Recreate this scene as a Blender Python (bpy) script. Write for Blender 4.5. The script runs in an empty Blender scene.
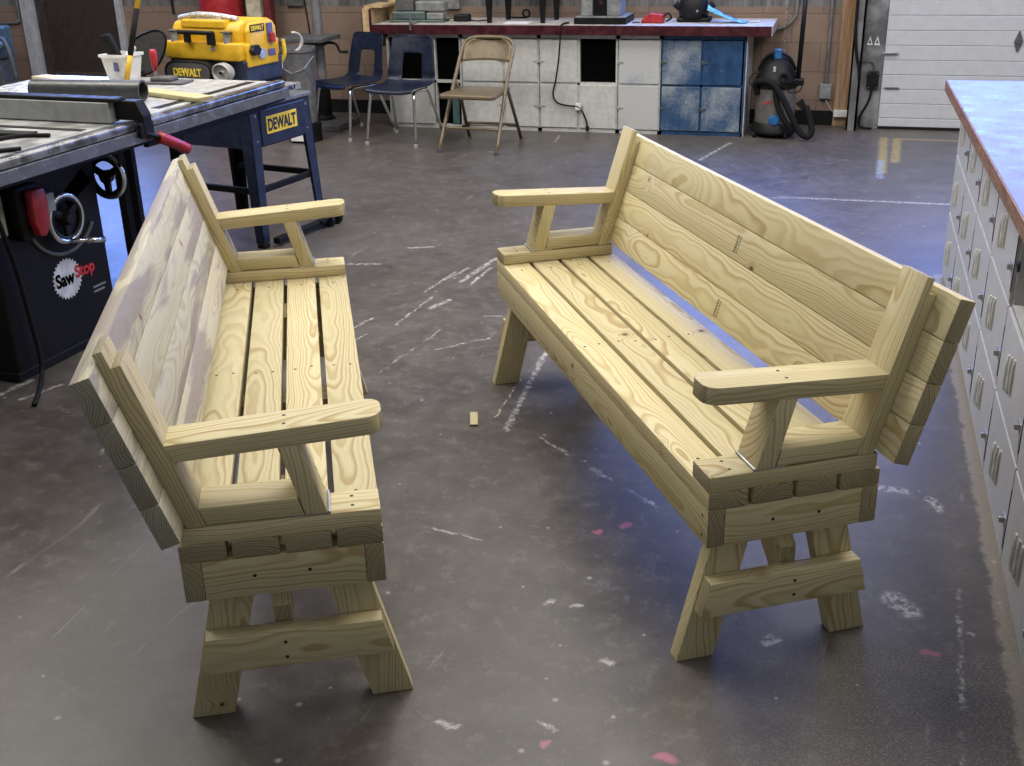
import bpy, bmesh, math, random
from mathutils import Matrix, Vector
I = 0.0254                      # the scene is laid out in inches and built in metres
rnd = random.Random(7)
col = bpy.context.scene.collection
pi = math.pi

# ---------------------------------------------------------------- node helpers
class NT:
    def __init__(s, name):
        s.m = bpy.data.materials.new(name); s.m.use_nodes = True
        s.t = s.m.node_tree; s.t.nodes.clear()
        s.out = s.t.nodes.new('ShaderNodeOutputMaterial'); s.b = s.t.nodes.new('ShaderNodeBsdfPrincipled')
        s.t.links.new(s.b.outputs[0], s.out.inputs[0])
    def n(s, typ, **kw):
        x = s.t.nodes.new(typ)
        for k, v in kw.items(): setattr(x, k, v)
        return x
    def l(s, a, b): s.t.links.new(a, b)
    def put(s, sock, v):
        if isinstance(v, bpy.types.NodeSocket): s.l(v, sock)
        elif isinstance(v, (tuple, list)):
            v = tuple(v)
            sock.default_value = v + (1,) if (sock.type == 'RGBA' and len(v) == 3) else v
        else: sock.default_value = v
    def math(s, op, a, b=0.0, clamp=False):
        x = s.n('ShaderNodeMath', operation=op); x.use_clamp = clamp
        s.put(x.inputs[0], a); s.put(x.inputs[1], b); return x.outputs[0]
    def vm(s, op, a, b=(0,0,0)):
        x = s.n('ShaderNodeVectorMath', operation=op); s.put(x.inputs[0], a)
        if op == 'SCALE': s.put(x.inputs['Scale'], b)
        else: s.put(x.inputs[1], b)
        return x.outputs['Value'] if op in ('DOT_PRODUCT', 'LENGTH', 'DISTANCE') else x.outputs['Vector']
    def mix(s, f, a, b, mode='MIX'):
        x = s.n('ShaderNodeMix', data_type='RGBA', blend_type=mode)
        s.put(x.inputs[0], f); s.put(x.inputs[6], a); s.put(x.inputs[7], b); return x.outputs[2]
    def mr(s, v, a, b, c=0.0, d=1.0, smooth=True):
        x = s.n('ShaderNodeMapRange'); x.interpolation_type = 'SMOOTHSTEP' if smooth else 'LINEAR'
        s.put(x.inputs[0], v)
        for i, q in enumerate((a, b, c, d)): s.put(x.inputs[i+1], q)
        return x.outputs[0]
    def noise(s, vec, scale=1.0, detail=3.0, rough=.55, dist=0.0):
        x = s.n('ShaderNodeTexNoise'); s.put(x.inputs['Vector'], vec)
        x.inputs['Scale'].default_value = scale; x.inputs['Detail'].default_value = detail
        x.inputs['Roughness'].default_value = rough; x.inputs['Distortion'].default_value = dist
        return x
    def inches(s):
        g = s.n('ShaderNodeNewGeometry'); return s.vm('SCALE', g.outputs['Position'], 1/I)
    def objin(s):
        g = s.n('ShaderNodeTexCoord'); return s.vm('SCALE', g.outputs['Object'], 1/I)
    def xyz(s, v):
        x = s.n('ShaderNodeSeparateXYZ'); s.l(v, x.inputs[0]); return x.outputs
    def comb(s, x=0.0, y=0.0, z=0.0):
        c = s.n('ShaderNodeCombineXYZ')
        for i, v in enumerate((x, y, z)): s.put(c.inputs[i], v)
        return c.outputs[0]

def plain(name, c, rough=.5, metal=0.0, var=.18, scale=.6, spec=.5, coat=0.0, emis=None, wear=None):
    """one colour, gently mottled so that no surface is dead flat"""
    t = NT(name)
    p = t.objin()
    nz = t.noise(p, scale, 4)
    a = tuple(max(0, x*(1-var)) for x in c); b = tuple(min(1, x*(1+var)) for x in c)
    cc = t.mix(t.mr(nz.outputs[0], .35, .65), a, b)
    if wear:
        wn = t.noise(p, wear[1], 6, .7)
        cc = t.mix(t.mr(wn.outputs[0], wear[2], wear[2]+.06), cc, wear[0])
    t.put(t.b.inputs['Base Color'], cc)
    r = t.mr(nz.outputs[0], .3, .7, max(.03, rough-.08), min(1, rough+.08))
    t.put(t.b.inputs['Roughness'], r)
    t.b.inputs['Metallic'].default_value = metal
    t.b.inputs['Specular IOR Level'].default_value = spec
    t.b.inputs['Coat Weight'].default_value = coat
    if emis:
        t.put(t.b.inputs['Emission Color'], emis[0]); t.b.inputs['Emission Strength'].default_value = emis[1]
    return t.m

def sprayed(name, a, b, lo, hi):
    # thin overspray: two paints in soft clouds with a fine speckle between them
    t = NT(name); p = t.objin()
    n = t.noise(p, .10, 3, .5).outputs[0]; f = t.noise(p, 1.6, 4, .7).outputs[0]
    k = t.mr(t.math('ADD', n, t.math('MULTIPLY', t.math('SUBTRACT', f, .5), .35)), lo, hi)
    t.put(t.b.inputs['Base Color'], t.mix(k, a, b)); t.b.inputs['Roughness'].default_value = .5
    return t.m

def wood(name, light, dark, knot=(.13,.055,.025), stain=None, ring=.21, ringmix=.8, rough=.55):
    """solid lumber: growth rings about a pith line, read in each board's own axes (attribute wc, inches)"""
    t = NT(name)
    at = t.n('ShaderNodeAttribute'); at.attribute_name = 'wc'
    eg = t.n('ShaderNodeAttribute'); eg.attribute_name = 'endg'
    se = t.n('ShaderNodeAttribute'); se.attribute_name = 'seed'
    W = at.outputs['Vector']
    x, y, z = t.xyz(W)
    sd = se.outputs['Fac']
    lv = t.comb(t.math('ADD', t.math('MULTIPLY', x, .05), t.math('MULTIPLY', sd, 37.0)), t.math('MULTIPLY', y, .11), t.math('MULTIPLY', z, .11))
    wob = t.noise(lv, 1.0, 2.5, .5).outputs['Color']
    wv = t.vm('SCALE', t.vm('SUBTRACT', wob, (.5,.5,.5)), 2.7)
    _, wy, wz = t.xyz(wv)
    yy = t.math('ADD', y, wy); zz = t.math('ADD', z, wz)
    r = t.math('SQRT', t.math('ADD', t.math('MULTIPLY', yy, yy), t.math('MULTIPLY', zz, zz)))
    # knots
    kv = t.comb(t.math('ADD', t.math('MULTIPLY', x, 1/13), t.math('MULTIPLY', sd, 91.0)), t.math('ADD', t.math('MULTIPLY', y, 1/13), t.math('MULTIPLY', sd, 53.0)), 0.0)
    vo = t.n('ShaderNodeTexVoronoi'); vo.voronoi_dimensions = '2D'; t.l(kv, vo.inputs['Vector']); vo.inputs['Scale'].default_value = 1.0
    kd = t.math('MULTIPLY', vo.outputs['Distance'], 13.0)
    krand = t.xyz(vo.outputs['Color'])[0]
    has = t.mr(krand, .38, .42)
    bump = t.math('MULTIPLY', t.math('EXPONENT', t.math('MULTIPLY', t.math('MULTIPLY', kd, kd), -.9)), t.math('MULTIPLY', has, .9))
    r = t.math('ADD', r, bump)
    g = t.math('DIVIDE', r, ring)
    fr = t.math('FRACT', g)
    idn = t.n('ShaderNodeTexWhiteNoise'); idn.noise_dimensions = '1D'; t.l(t.math('FLOOR', g), idn.inputs['W'])
    rise = t.mr(fr, .25, .80); fall = t.mr(fr, .86, 1.0, 1.0, 0.0)
    rg = t.math('MULTIPLY', t.math('MULTIPLY', rise, fall), t.mr(idn.outputs['Value'], 0, 1, .35, 1.0))
    fib = t.noise(t.comb(t.math('MULTIPLY', x, .35), t.math('MULTIPLY', y, 9.0), t.math('MULTIPLY', z, 9.0)), 1.0, 3, .6).outputs[0]
    patch = t.noise(t.comb(t.math('ADD', t.math('MULTIPLY', x, .06), sd), t.math('MULTIPLY', y, .35), t.math('MULTIPLY', z, .35)), 1.0, 2, .5).outputs[0]
    c = t.mix(t.math('MULTIPLY', rg, ringmix), light, dark)
    c = t.mix(t.mr(fib, .3, .75, 0, .16), c, tuple(v*.55 for v in dark))
    c = t.mix(t.mr(patch, .4, .75, 0, .30), c, (light[0]*.86, light[1]*.9, light[2]*.72))
    if stain:
        sn = t.noise(t.comb(t.math('ADD', t.math('MULTIPLY', x, .045), t.math('MULTIPLY', sd, 7.0)), t.math('MULTIPLY', y, .3), t.math('MULTIPLY', z, .3)), 1.0, 3, .55, 1.1).outputs[0]
        c = t.mix(t.mr(sn, .47, .60, 0, .75), c, stain)
    # dark resin streak here and there
    sk = t.noise(t.comb(t.math('ADD', t.math('MULTIPLY', x, .03), t.math('MULTIPLY', sd, 19.0)), t.math('MULTIPLY', y, 1.1), t.math('MULTIPLY', z, .5)), 1.0, 1, .5).outputs[0]
    c = t.mix(t.mr(sk, .735, .80, 0, .7), c, (.30,.17,.07))
    kr = t.mr(krand, .4, 1.0, .16, .42)
    knl = t.noise(W, 1.6, 2).outputs[0]
    kdd = t.math('ADD', kd, t.math('MULTIPLY', t.math('SUBTRACT', knl, .5), .5))
    km = t.math('MULTIPLY', t.mr(kdd, t.math('MULTIPLY', kr, .75), kr, 1.0, 0.0), has)
    halo = t.math('MULTIPLY', t.mr(kdd, kr, t.math('MULTIPLY', kr, 2.6), .45, 0.0), has)
    c = t.mix(halo, c, (dark[0]*.8, dark[1]*.68, dark[2]*.55))
    c = t.mix(km, c, knot)
    # end grain: darker, the rings stronger
    ec = t.mix(t.math('MULTIPLY', rg, .8), tuple(v*.56 for v in light), (dark[0]*.42, dark[1]*.40, dark[2]*.40))
    c = t.mix(eg.outputs['Fac'], c, ec)
    shade = t.mr(sd, 0, 1, .90, 1.08)
    c = t.mix(1.0, c, t.comb(shade, shade, shade), 'MULTIPLY')
    t.put(t.b.inputs['Base Color'], c)
    t.put(t.b.inputs['Roughness'], t.mr(rg, 0, 1, rough, rough+.12))
    t.b.inputs['Specular IOR Level'].default_value = .35
    bp = t.n('ShaderNodeBump'); bp.inputs['Strength'].default_value = .12; bp.inputs['Distance'].default_value = .02*I
    t.l(t.math('ADD', rg, fib), bp.inputs['Height']); t.l(bp.outputs[0], t.b.inputs['Normal'])
    return t.m

# ---------------------------------------------------------------- mesh helpers
def FR(o, x, y):
    """frame from an origin and two axes (z = x cross y)"""
    x = Vector(x).normalized(); y = Vector(y); z = x.cross(y).normalized(); y = z.cross(x)
    return Matrix(((x.x,y.x,z.x,o[0]),(x.y,y.y,z.y,o[1]),(x.z,y.z,z.z,o[2]),(0,0,0,1)))

class MB:
    def __init__(s): s.bm = bmesh.new()
    def _x(s, vs, M):
        if M is not None: bmesh.ops.transform(s.bm, matrix=M, verts=vs)
    def box(s, a, b, M=None, bev=0.0, seg=2):
        x0,y0,z0 = a; x1,y1,z1 = b
        tmp = bmesh.new()
        bmesh.ops.create_cube(tmp, size=1)
        bmesh.ops.transform(tmp, matrix=Matrix.Translation(((x0+x1)/2,(y0+y1)/2,(z0+z1)/2)) @ Matrix.Diagonal((x1-x0,y1-y0,z1-z0,1)), verts=tmp.verts)
        if bev: bmesh.ops.bevel(tmp, geom=list(tmp.edges), offset=bev, segments=seg, affect='EDGES', profile=.5)
        return s.join(tmp, M)
    def join(s, tmp, M=None):
        if M is not None: bmesh.ops.transform(tmp, matrix=M, verts=tmp.verts)
        me = bpy.data.meshes.new('t'); tmp.to_mesh(me); tmp.free(); s.bm.from_mesh(me); bpy.data.meshes.remove(me); return s
    def prism(s, pts, z0, z1, M=None, bev=0.0, seg=2):
        tmp = bmesh.new()
        lo = [tmp.verts.new((p[0],p[1],z0)) for p in pts]; hi = [tmp.verts.new((p[0],p[1],z1)) for p in pts]
        n = len(pts)
        tmp.faces.new(lo[::-1]); tmp.faces.new(hi)
        for i in range(n): tmp.faces.new((lo[i], lo[(i+1)%n], hi[(i+1)%n], hi[i]))
        bmesh.ops.recalc_face_normals(tmp, faces=tmp.faces)
        if bev: bmesh.ops.bevel(tmp, geom=list(tmp.edges), offset=bev, segments=seg, affect='EDGES', profile=.5)
        return s.join(tmp, M)
    def tube(s, pts, r, n=10, closed=False, r2=None):
        """round bar along a path"""
        P = [Vector(p) for p in pts]; N = len(P); rings = []
        up = None
        for i, p in enumerate(P):
            if closed: d = (P[(i+1)%N]-P[i-1])
            else: d = (P[min(i+1,N-1)]-P[max(i-1,0)])
            d.normalize()
            if up is None: up = Vector((0,0,1)) if abs(d.z) < .9 else Vector((1,0,0))
            a = d.cross(up); a.normalize(); b = a.cross(d); up = b
            rr = r if r2 is None else r + (r2-r)*i/(N-1)
            rings.append([s.bm.verts.new(p + (a*math.cos(2*pi*k/n)+b*math.sin(2*pi*k/n))*rr) for k in range(n)])
        for i in range(N if closed else N-1):
            A, B = rings[i], rings[(i+1)%N]
            for k in range(n): s.bm.faces.new((A[k], A[(k+1)%n], B[(k+1)%n], B[k]))
        if not closed: s.bm.faces.new(rings[0][::-1]); s.bm.faces.new(rings[-1])
        return s
    def cyl(s, p0, p1, r, r2=None, n=20): return s.tube([p0, p1], r, n, r2=r2)
    def lathe(s, prof, M=None, n=28):
        """turn (radius, height) pairs about z"""
        tmp = bmesh.new(); rings = []
        for r, z in prof:
            rings.append([tmp.verts.new((r*math.cos(2*pi*k/n), r*math.sin(2*pi*k/n), z)) for k in range(n)] if r > 1e-6 else [tmp.verts.new((0,0,z))])
        for A, B in zip(rings, rings[1:]):
            for k in range(n):
                a, b = A[k%len(A)], A[(k+1)%len(A)]; c, d = B[(k+1)%len(B)], B[k%len(B)]
                f = [a]; 
                for v in (b, c, d):
                    if v not in f: f.append(v)
                if len(f) > 2: tmp.faces.new(f)
        bmesh.ops.recalc_face_normals(tmp, faces=tmp.faces)
        return s.join(tmp, M)
    def ring(s, R, r, M=None, n=32, m=10, a0=0, a1=2*pi):
        full = abs(a1-a0-2*pi) < 1e-6
        cnt = n if full else n+1
        pts = [Vector((R*math.cos(a0+(a1-a0)*k/n), R*math.sin(a0+(a1-a0)*k/n), 0)) for k in range(cnt)]
        if M is not None: pts = [M @ p for p in pts]
        return s.tube(pts, r, m, closed=full)
    def build(s, name, mat, parent=None, smooth=False, loc=None, auto=None):
        bmesh.ops.recalc_face_normals(s.bm, faces=s.bm.faces)
        bmesh.ops.scale(s.bm, vec=(I,I,I), verts=s.bm.verts)
        me = bpy.data.meshes.new(name); s.bm.to_mesh(me); s.bm.free()
        if smooth: me.shade_smooth()
        if auto: me.shade_smooth(); me.set_sharp_from_angle(angle=math.radians(auto))
        me.materials.append(mat)
        o = bpy.data.objects.new(name, me); col.objects.link(o)
        if parent is not None: o.parent = parent
        if loc is not None: o.location = Vector(loc)*I
        return o

def tag(o, label, cat, group=None, kind=None):
    o['label'] = label; o['category'] = cat
    if group: o['group'] = group
    if kind: o['kind'] = kind
    return o
def thing(name, label, cat, loc=(0,0,0), rz=0.0, group=None):
    o = bpy.data.objects.new(name, None); col.objects.link(o); o.empty_display_size = .1
    o.location = Vector(loc)*I; o.rotation_euler = (0,0,rz)
    return tag(o, label, cat, group)
def struct(o): o['kind'] = 'structure'; return o
def tagstruct(o, label, cat): tag(o, label, cat); o['kind'] = 'structure'; return o

def lumber(name, mat, parent, M, a, b, c, bev=.09, outline=None, shear=None, ends=True, seed=None):
    """one board: a = (from,to) along the grain, b = width, c = thickness in frame M; outline = polygon in (a,b)"""
    sd = rnd.random() if seed is None else seed
    r2 = random.Random(int(sd*1e6))
    tmp = bmesh.new()
    if outline is None: outline = [(a[0],b[0]),(a[1],b[0]),(a[1],b[1]),(a[0],b[1])]
    lo = [tmp.verts.new((p[0],p[1],c[0])) for p in outline]; hi = [tmp.verts.new((p[0],p[1],c[1])) for p in outline]
    n = len(outline)
    tmp.faces.new(lo[::-1]); tmp.faces.new(hi)
    for i in range(n): tmp.faces.new((lo[i], lo[(i+1)%n], hi[(i+1)%n], hi[i]))
    bmesh.ops.recalc_face_normals(tmp, faces=tmp.faces)
    if shear:
        for v in tmp.verts: v.co = Vector(shear(*v.co))
    # eased long edges only
    ed = [e for e in tmp.edges if len(e.link_faces) == 2 and e.calc_face_angle(0) > .5]
    bmesh.ops.bevel(tmp, geom=ed, offset=bev, segments=2, affect='EDGES', profile=.5)
    bmesh.ops.recalc_face_normals(tmp, faces=tmp.faces)
    aa = [v.co.copy() for v in tmp.verts]
    bc = (min(v.y for v in aa)+max(v.y for v in aa))/2; cc = (min(v.z for v in aa)+max(v.z for v in aa))/2
    wide = (max(v.y for v in aa)-min(v.y for v in aa)) >= (max(v.z for v in aa)-min(v.z for v in aa))
    py = r2.uniform(-1.4, 1.4); pz = r2.choice((-1,1))*r2.uniform(1.0, 3.6)
    sy = r2.uniform(-.012,.012); sz = r2.uniform(-.022,.022); x0 = r2.uniform(0, 60)
    amin = min(v.x for v in aa)
    W = []
    for v in aa:
        u, w = (v.y-bc, v.z-cc) if wide else (v.z-cc, v.y-bc)
        xx = v.x-amin
        W.append((xx+x0, u+py+sy*xx, w+pz+sz*xx))
    endf = [1.0 if (abs(f.normal.x) > .72 and ends) else 0.0 for f in tmp.faces]
    bmesh.ops.transform(tmp, matrix=Matrix.Scale(I,4) @ M, verts=tmp.verts)
    bmesh.ops.recalc_face_normals(tmp, faces=tmp.faces)
    me = bpy.data.meshes.new(name); tmp.to_mesh(me); tmp.free()
    A = me.attributes.new('wc', 'FLOAT_VECTOR', 'POINT')
    A.data.foreach_set('vector', [q for w in W for q in w])
    E_ = me.attributes.new('endg', 'FLOAT', 'FACE'); E_.data.foreach_set('value', endf)
    S_ = me.attributes.new('seed', 'FLOAT', 'POINT'); S_.data.foreach_set('value', [sd]*len(aa))
    me.shade_smooth(); me.set_sharp_from_angle(angle=math.radians(28))
    me.materials.append(mat)
    o = bpy.data.objects.new(name, me); col.objects.link(o); o.parent = parent
    return o

def text(name, body, M, w, h, mat, parent, depth=.05, slant=0.0, bold=0.0):
    """lettering as a flat mesh: M's x runs along the words, y up, centred on M's origin"""
    cu = bpy.data.curves.new('lettering', 'FONT'); cu.body = body; cu.align_x = 'CENTER'; cu.extrude = 0.01; cu.offset = bold; cu.shear = slant
    o = bpy.data.objects.new('lettering', cu); col.objects.link(o)
    dg = bpy.context.evaluated_depsgraph_get(); dg.update()
    me = bpy.data.meshes.new_from_object(o.evaluated_get(dg))
    bpy.data.objects.remove(o); bpy.data.curves.remove(cu)
    xs = [v.co.x for v in me.vertices]; ys = [v.co.y for v in me.vertices]
    cx, cy = (min(xs)+max(xs))/2, (min(ys)+max(ys))/2
    sx, sy = w/(max(xs)-min(xs)), h/(max(ys)-min(ys))
    for v in me.vertices:
        v.co = Matrix.Scale(I,4) @ (M @ Vector(((v.co.x-cx)*sx, (v.co.y-cy)*sy, v.co.z/.01*depth/2)))
    me.name = name; me.materials.clear(); me.materials.append(mat)
    ob = bpy.data.objects.new(name, me); col.objects.link(ob); ob.parent = parent
    return ob

def dup(o, parent=None):
    c = o.copy(); col.objects.link(c)
    if parent is not None: c.parent = parent
    for ch in list(o.children): dup(ch, c)
    return c

def arc(cx, cy, r, a0, a1, n=6):
    return [(cx+r*math.cos(math.radians(a0+(a1-a0)*k/n)), cy+r*math.sin(math.radians(a0+(a1-a0)*k/n))) for k in range(n+1)]
def smoothpath(pts, k=6):
    P = [Vector(p) for p in pts]; out = []
    for i in range(len(P)-1):
        p0 = P[max(i-1,0)]; p1 = P[i]; p2 = P[i+1]; p3 = P[min(i+2,len(P)-1)]
        for j in range(k):
            t = j/k
            out.append(.5*((2*p1)+(-p0+p2)*t+(2*p0-5*p1+4*p2-p3)*t*t+(-p0+3*p1-3*p2+p3)*t**3))
    out.append(P[-1]); return out

# ---------------------------------------------------------------- materials
PINE   = wood('treated_pine', (.60,.525,.315), (.37,.255,.10))
PINE_G = wood('weathered_pine', (.54,.50,.37), (.36,.29,.19), stain=(.25,.205,.185), ringmix=.6)
SCREW  = plain('screw_head', (.035,.03,.025), .45, .6)
STEEL  = plain('bare_steel', (.42,.42,.43), .35, .85)
CHROME = plain('chrome', (.72,.73,.74), .16, 1.0, var=.05)
CAST   = plain('cast_iron_top', (.36,.36,.35), .42, .55, var=.25, scale=.25)
BLACKM = plain('black_painted_steel', (.006,.006,.006), .5, 0, spec=.22)
BLACKP = plain('black_plastic', (.007,.007,.0075), .5, spec=.3)
BLACKR = plain('black_rubber', (.007,.007,.007), .75, spec=.25)
NAVY   = plain('navy_painted_steel', (.014,.022,.05), .4)
NAVYP  = plain('navy_plastic', (.006,.011,.030), .4, spec=.5)
YEL    = plain('yellow_plastic', (.72,.42,.02), .42, var=.08)
YELT   = plain('yellow_lettering', (.85,.62,.06), .5, var=.04)
RED    = plain('red_plastic', (.36,.018,.022), .4)
REDT   = plain('red_lettering', (.62,.03,.04), .5)
WHITE  = plain('white_plastic', (.72,.72,.70), .5, var=.06)
GREYL  = plain('pale_grey_plastic', (.40,.39,.37), .55)
GREYD  = plain('dark_grey_plastic', (.09,.09,.09), .55)
SILV   = plain('silver_lettering', (.70,.71,.73), .4, .2)
TAN    = plain('tan_enamel', (.17,.13,.075), .34, .1, var=.1, wear=((.10,.075,.04), 1.5, .74))
LOCK   = plain('white_locker_paint', (.45,.45,.445), .5, var=.07, wear=((.30,.28,.25), .5, .70))
LOCKB  = plain('white_cabinet_paint', (.52,.52,.495), .5, var=.08, wear=((.36,.34,.31), .35, .66))
BLUEC  = plain('worn_blue_paint', (.012,.055,.145), .5, var=.3, scale=.25, wear=((.15,.22,.30), .5, .66))
BLUEW  = sprayed('half_blue_paint', (.018,.065,.16), (.36,.40,.42), .35, .78)
WHITEB = sprayed('white_blue_paint', (.20,.28,.38), (.49,.50,.49), .22, .45)
REDED  = plain('worn_red_edge', (.05,.005,.010), .4, var=.35, wear=((.55,.46,.40), 2.0, .70))
TOPW   = plain('worn_pale_worktop', (.50,.47,.43), .5, var=.2, wear=((.35,.30,.26), .3, .60))
TRIMM  = plain('galvanised_steel', (.20,.20,.205), .5, .35, var=.25, scale=.15)
TEAL   = plain('teal_machine_paint', (.085,.12,.115), .4, .2)
GMET   = plain('machine_grey', (.24,.25,.25), .45, .2)
DEEPBLK = plain('shade_and_print_black', (.003,.003,.003), 1.0, spec=0.0)  # flat black painting the shade in open cells; also saw lettering and arc window
CLEAR  = plain('crinkled_film', (.55,.56,.58), .2, .1, var=.3, scale=2.0)
PURP   = plain('switch_plate', (.10,.09,.22), .4)
VACB   = plain('vacuum_blue', (.015,.12,.33), .4)
VACT   = plain('vacuum_tank', (.17,.16,.15), .35, .2)
PLY    = plain('plywood', (.52,.37,.20), .6, var=.2)
PAPER  = plain('paper', (.8,.8,.8), .7, var=.04)
BLUEP  = plain('blue_printed_bag', (.10,.36,.52), .35, var=.25, wear=((.55,.72,.78), .5, .55))
GREEN  = plain('dull_green', (.06,.12,.11), .6)
FENCE  = plain('fence_face', (.34,.34,.33), .5, .15, var=.1, wear=((.20,.20,.20), 1.2, .70))

# floor: dark sealed concrete with paint scuffs, drops and tape
def floor_material():
    t = NT('sealed_concrete')
    P = t.inches()
    n1 = t.noise(P, .012, 5, .6).outputs[0]; n2 = t.noise(P, .12, 6, .65).outputs[0]; n3 = t.noise(P, 2.2, 3, .6).outputs[0]
    st = t.noise(t.vm('MULTIPLY', P, (1,.35,1)), .05, 7, .68, .4).outputs[0]
    c = t.mix(t.mr(n1, .3, .7), (.052,.0435,.037), (.093,.080,.069))
    c = t.mix(t.mr(n2, .35, .72, 0, .6), c, (.125,.112,.102))
    n5 = t.noise(P, .45, 9, .78).outputs[0]; n6 = t.noise(P, 5.0, 5, .8).outputs[0]
    c = t.mix(t.mr(n5, .50, .66, 0, .55), c, (.172,.153,.134)); c = t.mix(t.mr(n5, .33, .45, .5, 0), c, (.032,.028,.026))
    c = t.mix(t.mr(n6, .56, .68, 0, .5), c, (.21,.195,.18)); c = t.mix(t.mr(n6, .32, .42, .5, 0), c, (.025,.022,.02))
    c = t.mix(t.mr(st, .50, .78, 0, .55), c, (.165,.152,.142))
    c = t.mix(t.mr(n3, .62, .75, 0, .35), c, (.19,.18,.17))
    c = t.mix(t.mr(n3, .25, .36, .4, 0), c, (.03,.027,.025))
    pxyz = t.xyz(P)
    # the strip at the foot of the lockers is bare and tan
    edge = t.math('ADD', pxyz[0], t.math('MULTIPLY', t.math('SUBTRACT', t.noise(P, .5, 4, .7).outputs[0], .5), 2.2))
    band = t.math('MULTIPLY', t.mr(edge, 16.9, 17.5), t.math('MULTIPLY', t.mr(pxyz[0], 30, 31, 1, 0), t.mr(pxyz[1], 199, 201, 1, 0)))
    c = t.mix(t.math('MULTIPLY', band, .8), c, t.mix(n3, (.17,.145,.115), (.36,.32,.26)))
    # unsealed, paler concrete near the camera on the right
    bare = t.math('MULTIPLY', t.mr(pxyz[1], 88.0, 91.0, 1, 0), t.mr(pxyz[0], -12.0, 8.0))
    c = t.mix(t.math('MULTIPLY', bare, t.mr(t.noise(P, 4.5, 4, .75).outputs[0], .48, .66, .0, .55)), c, (.30,.28,.26))
    # small drops everywhere
    vo = t.n('ShaderNodeTexVoronoi'); vo.voronoi_dimensions = '2D'; t.l(P, vo.inputs['Vector']); vo.inputs['Scale'].default_value = .16
    rr = t.xyz(vo.outputs['Color'])
    dd = t.math('DIVIDE', vo.outputs['Distance'], .16)
    drop = t.math('MULTIPLY', t.mr(dd, .02, t.mr(rr[1], .5, 1, .22, .42), 1, 0), t.mr(rr[0], .66, .68))
    c = t.mix(t.math('MULTIPLY', drop, .7), c, (.45,.43,.40))
    # scuffs worn by dragging
    scf = t.noise(t.vm('MULTIPLY', t.vm('ADD', P, (31,7,0)), (.35,.05,1)), 1.0, 5, .7, 1.2).outputs[0]
    c = t.mix(t.mr(scf, .63, .74, 0, .5), c, (.30,.28,.265))
    marks = [('w', -61.8, 179.1, -59.6, 194.1, 0.7), ('w', -64.8, 179.6, -62.9, 187.1, 0.35), ('w', -66.0, 172.7, -64.5, 184.4, 0.25), ('w', -59.6, 177.9, -59.0, 188.0, 0.4), ('w', -65.0, 156.4, -63.9, 170.5, 0.2), ('w', -78.1, 197.1, -73.9, 198.6, 0.6), ('w', -85.1, 185.1, -80.0, 186.2, 0.9), ('w', -62.4, 165.1, -60.5, 169.6, 0.7), ('w', -52.6, 163.3, -50.0, 163.8, 0.4), ('w', -39.1, 151.1, -37.4, 123.5, 0.55), ('w', -71.4, 151.4, -69.9, 158.6, 0.25), ('w', -68.5, 148.9, -68.0, 151.7, 0.2), ('w', -38.2, 98.5, -32.6, 97.4, 0.15), ('w', -89.0, 285.0, -86.9, 285.3, 0.7), ('w', -55.3, 147.6, -48.8, 154.1, 0.15), ('w', -11.9, 249.9, 25.2, 249.8, 0.9), ('d', -24.9, 250.3, -9.7, 248.5, 0.35), ('d', -32.6, 122.3, -15.9, 108.5, 0.35), ('d', 14.3, 99.3, 13.0, 74.5, 0.28), ('d', -60.1, 137.8, -57.3, 155.7, 0.2), ('w', 8.3, 96.5, 9.7, 94.5, 1.6), ('w', -2.6, 86.7, -1.9, 87.2, 0.8), ('w', -27.4, 69.4, -25.9, 69.2, 0.55), ('w', -23.1, 87.9, -22.7, 88.5, 0.4), ('w', -20.4, 87.9, -19.9, 88.4, 0.45), ('w', 14.7, 92.5, 15.1, 92.3, 0.3), ('w', -19.4, 71.4, -18.2, 70.8, 0.3), ('w', -16.2, 80.6, -15.2, 80.3, 0.4), ('p', -21.1, 101.8, -20.8, 102.1, 0.55), ('p', -18.9, 103.6, -18.3, 104.2, 0.6), ('p', 10.8, 88.6, 11.7, 88.6, 0.5), ('p', -18.5, 69.0, -18.2, 69.3, 0.4), ('p', -9.4, 69.8, -8.5, 69.8, 0.6), ('y', 10.6, 319.5, 9.5, 277.2, 1.6), ('y', 13.9, 318.6, 12.8, 289.9, 1.6), ('y', 13.9, 318.6, 29.1, 318.4, 0.9), ('b', 9.4, 291.6, 9.0, 272.0, 1.2), ('k', -47.8, 145.9, -52.0, 128.0, 0.25), ('k', -55.4, 133.4, -45.2, 132.9, 0.35), ('w', -75.8, 310.1, -74.8, 300.4, 0.4), ('w', -27.9, 223.5, -17.2, 214.6, 0.3), ('w', -5.2, 197.7, -6.5, 191.7, 0.3), ('w', 6.3, 118.5, 10.1, 118.2, 0.9), ('w', -108.6, 118.5, -107.9, 124.0, 0.7), ('w', -104.7, 117.7, -102.5, 123.4, 0.5), ('w', -83.8, 105.5, -85.1, 109.5, 0.2), ('w', -39.8, 126.6, -40.0, 139.4, 0.1), ('w', -28.5, 306.5, -33.7, 284.3, 0.8), ('w', 12.6, 117.0, 13.5, 114.9, 0.8)]
    wob = t.vm('SCALE', t.vm('SUBTRACT', t.noise(P, .7, 3, .6).outputs['Color'], (.5,.5,.5)), 1.3)
    P2 = t.vm('MULTIPLY', t.vm('ADD', P, wob), (1,1,0))
    brk = t.noise(P, 1.3, 5, .75).outputs[0]
    dash = t.noise(P, .32, 2, .5).outputs[0]
    pal = {'w':(.56,.54,.51), 'd':(.52,.51,.49), 'p':(.42,.13,.20), 'y':(.50,.36,.08), 'b':(.25,.36,.46), 'k':(.025,.03,.05)}
    acc = {}
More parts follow.
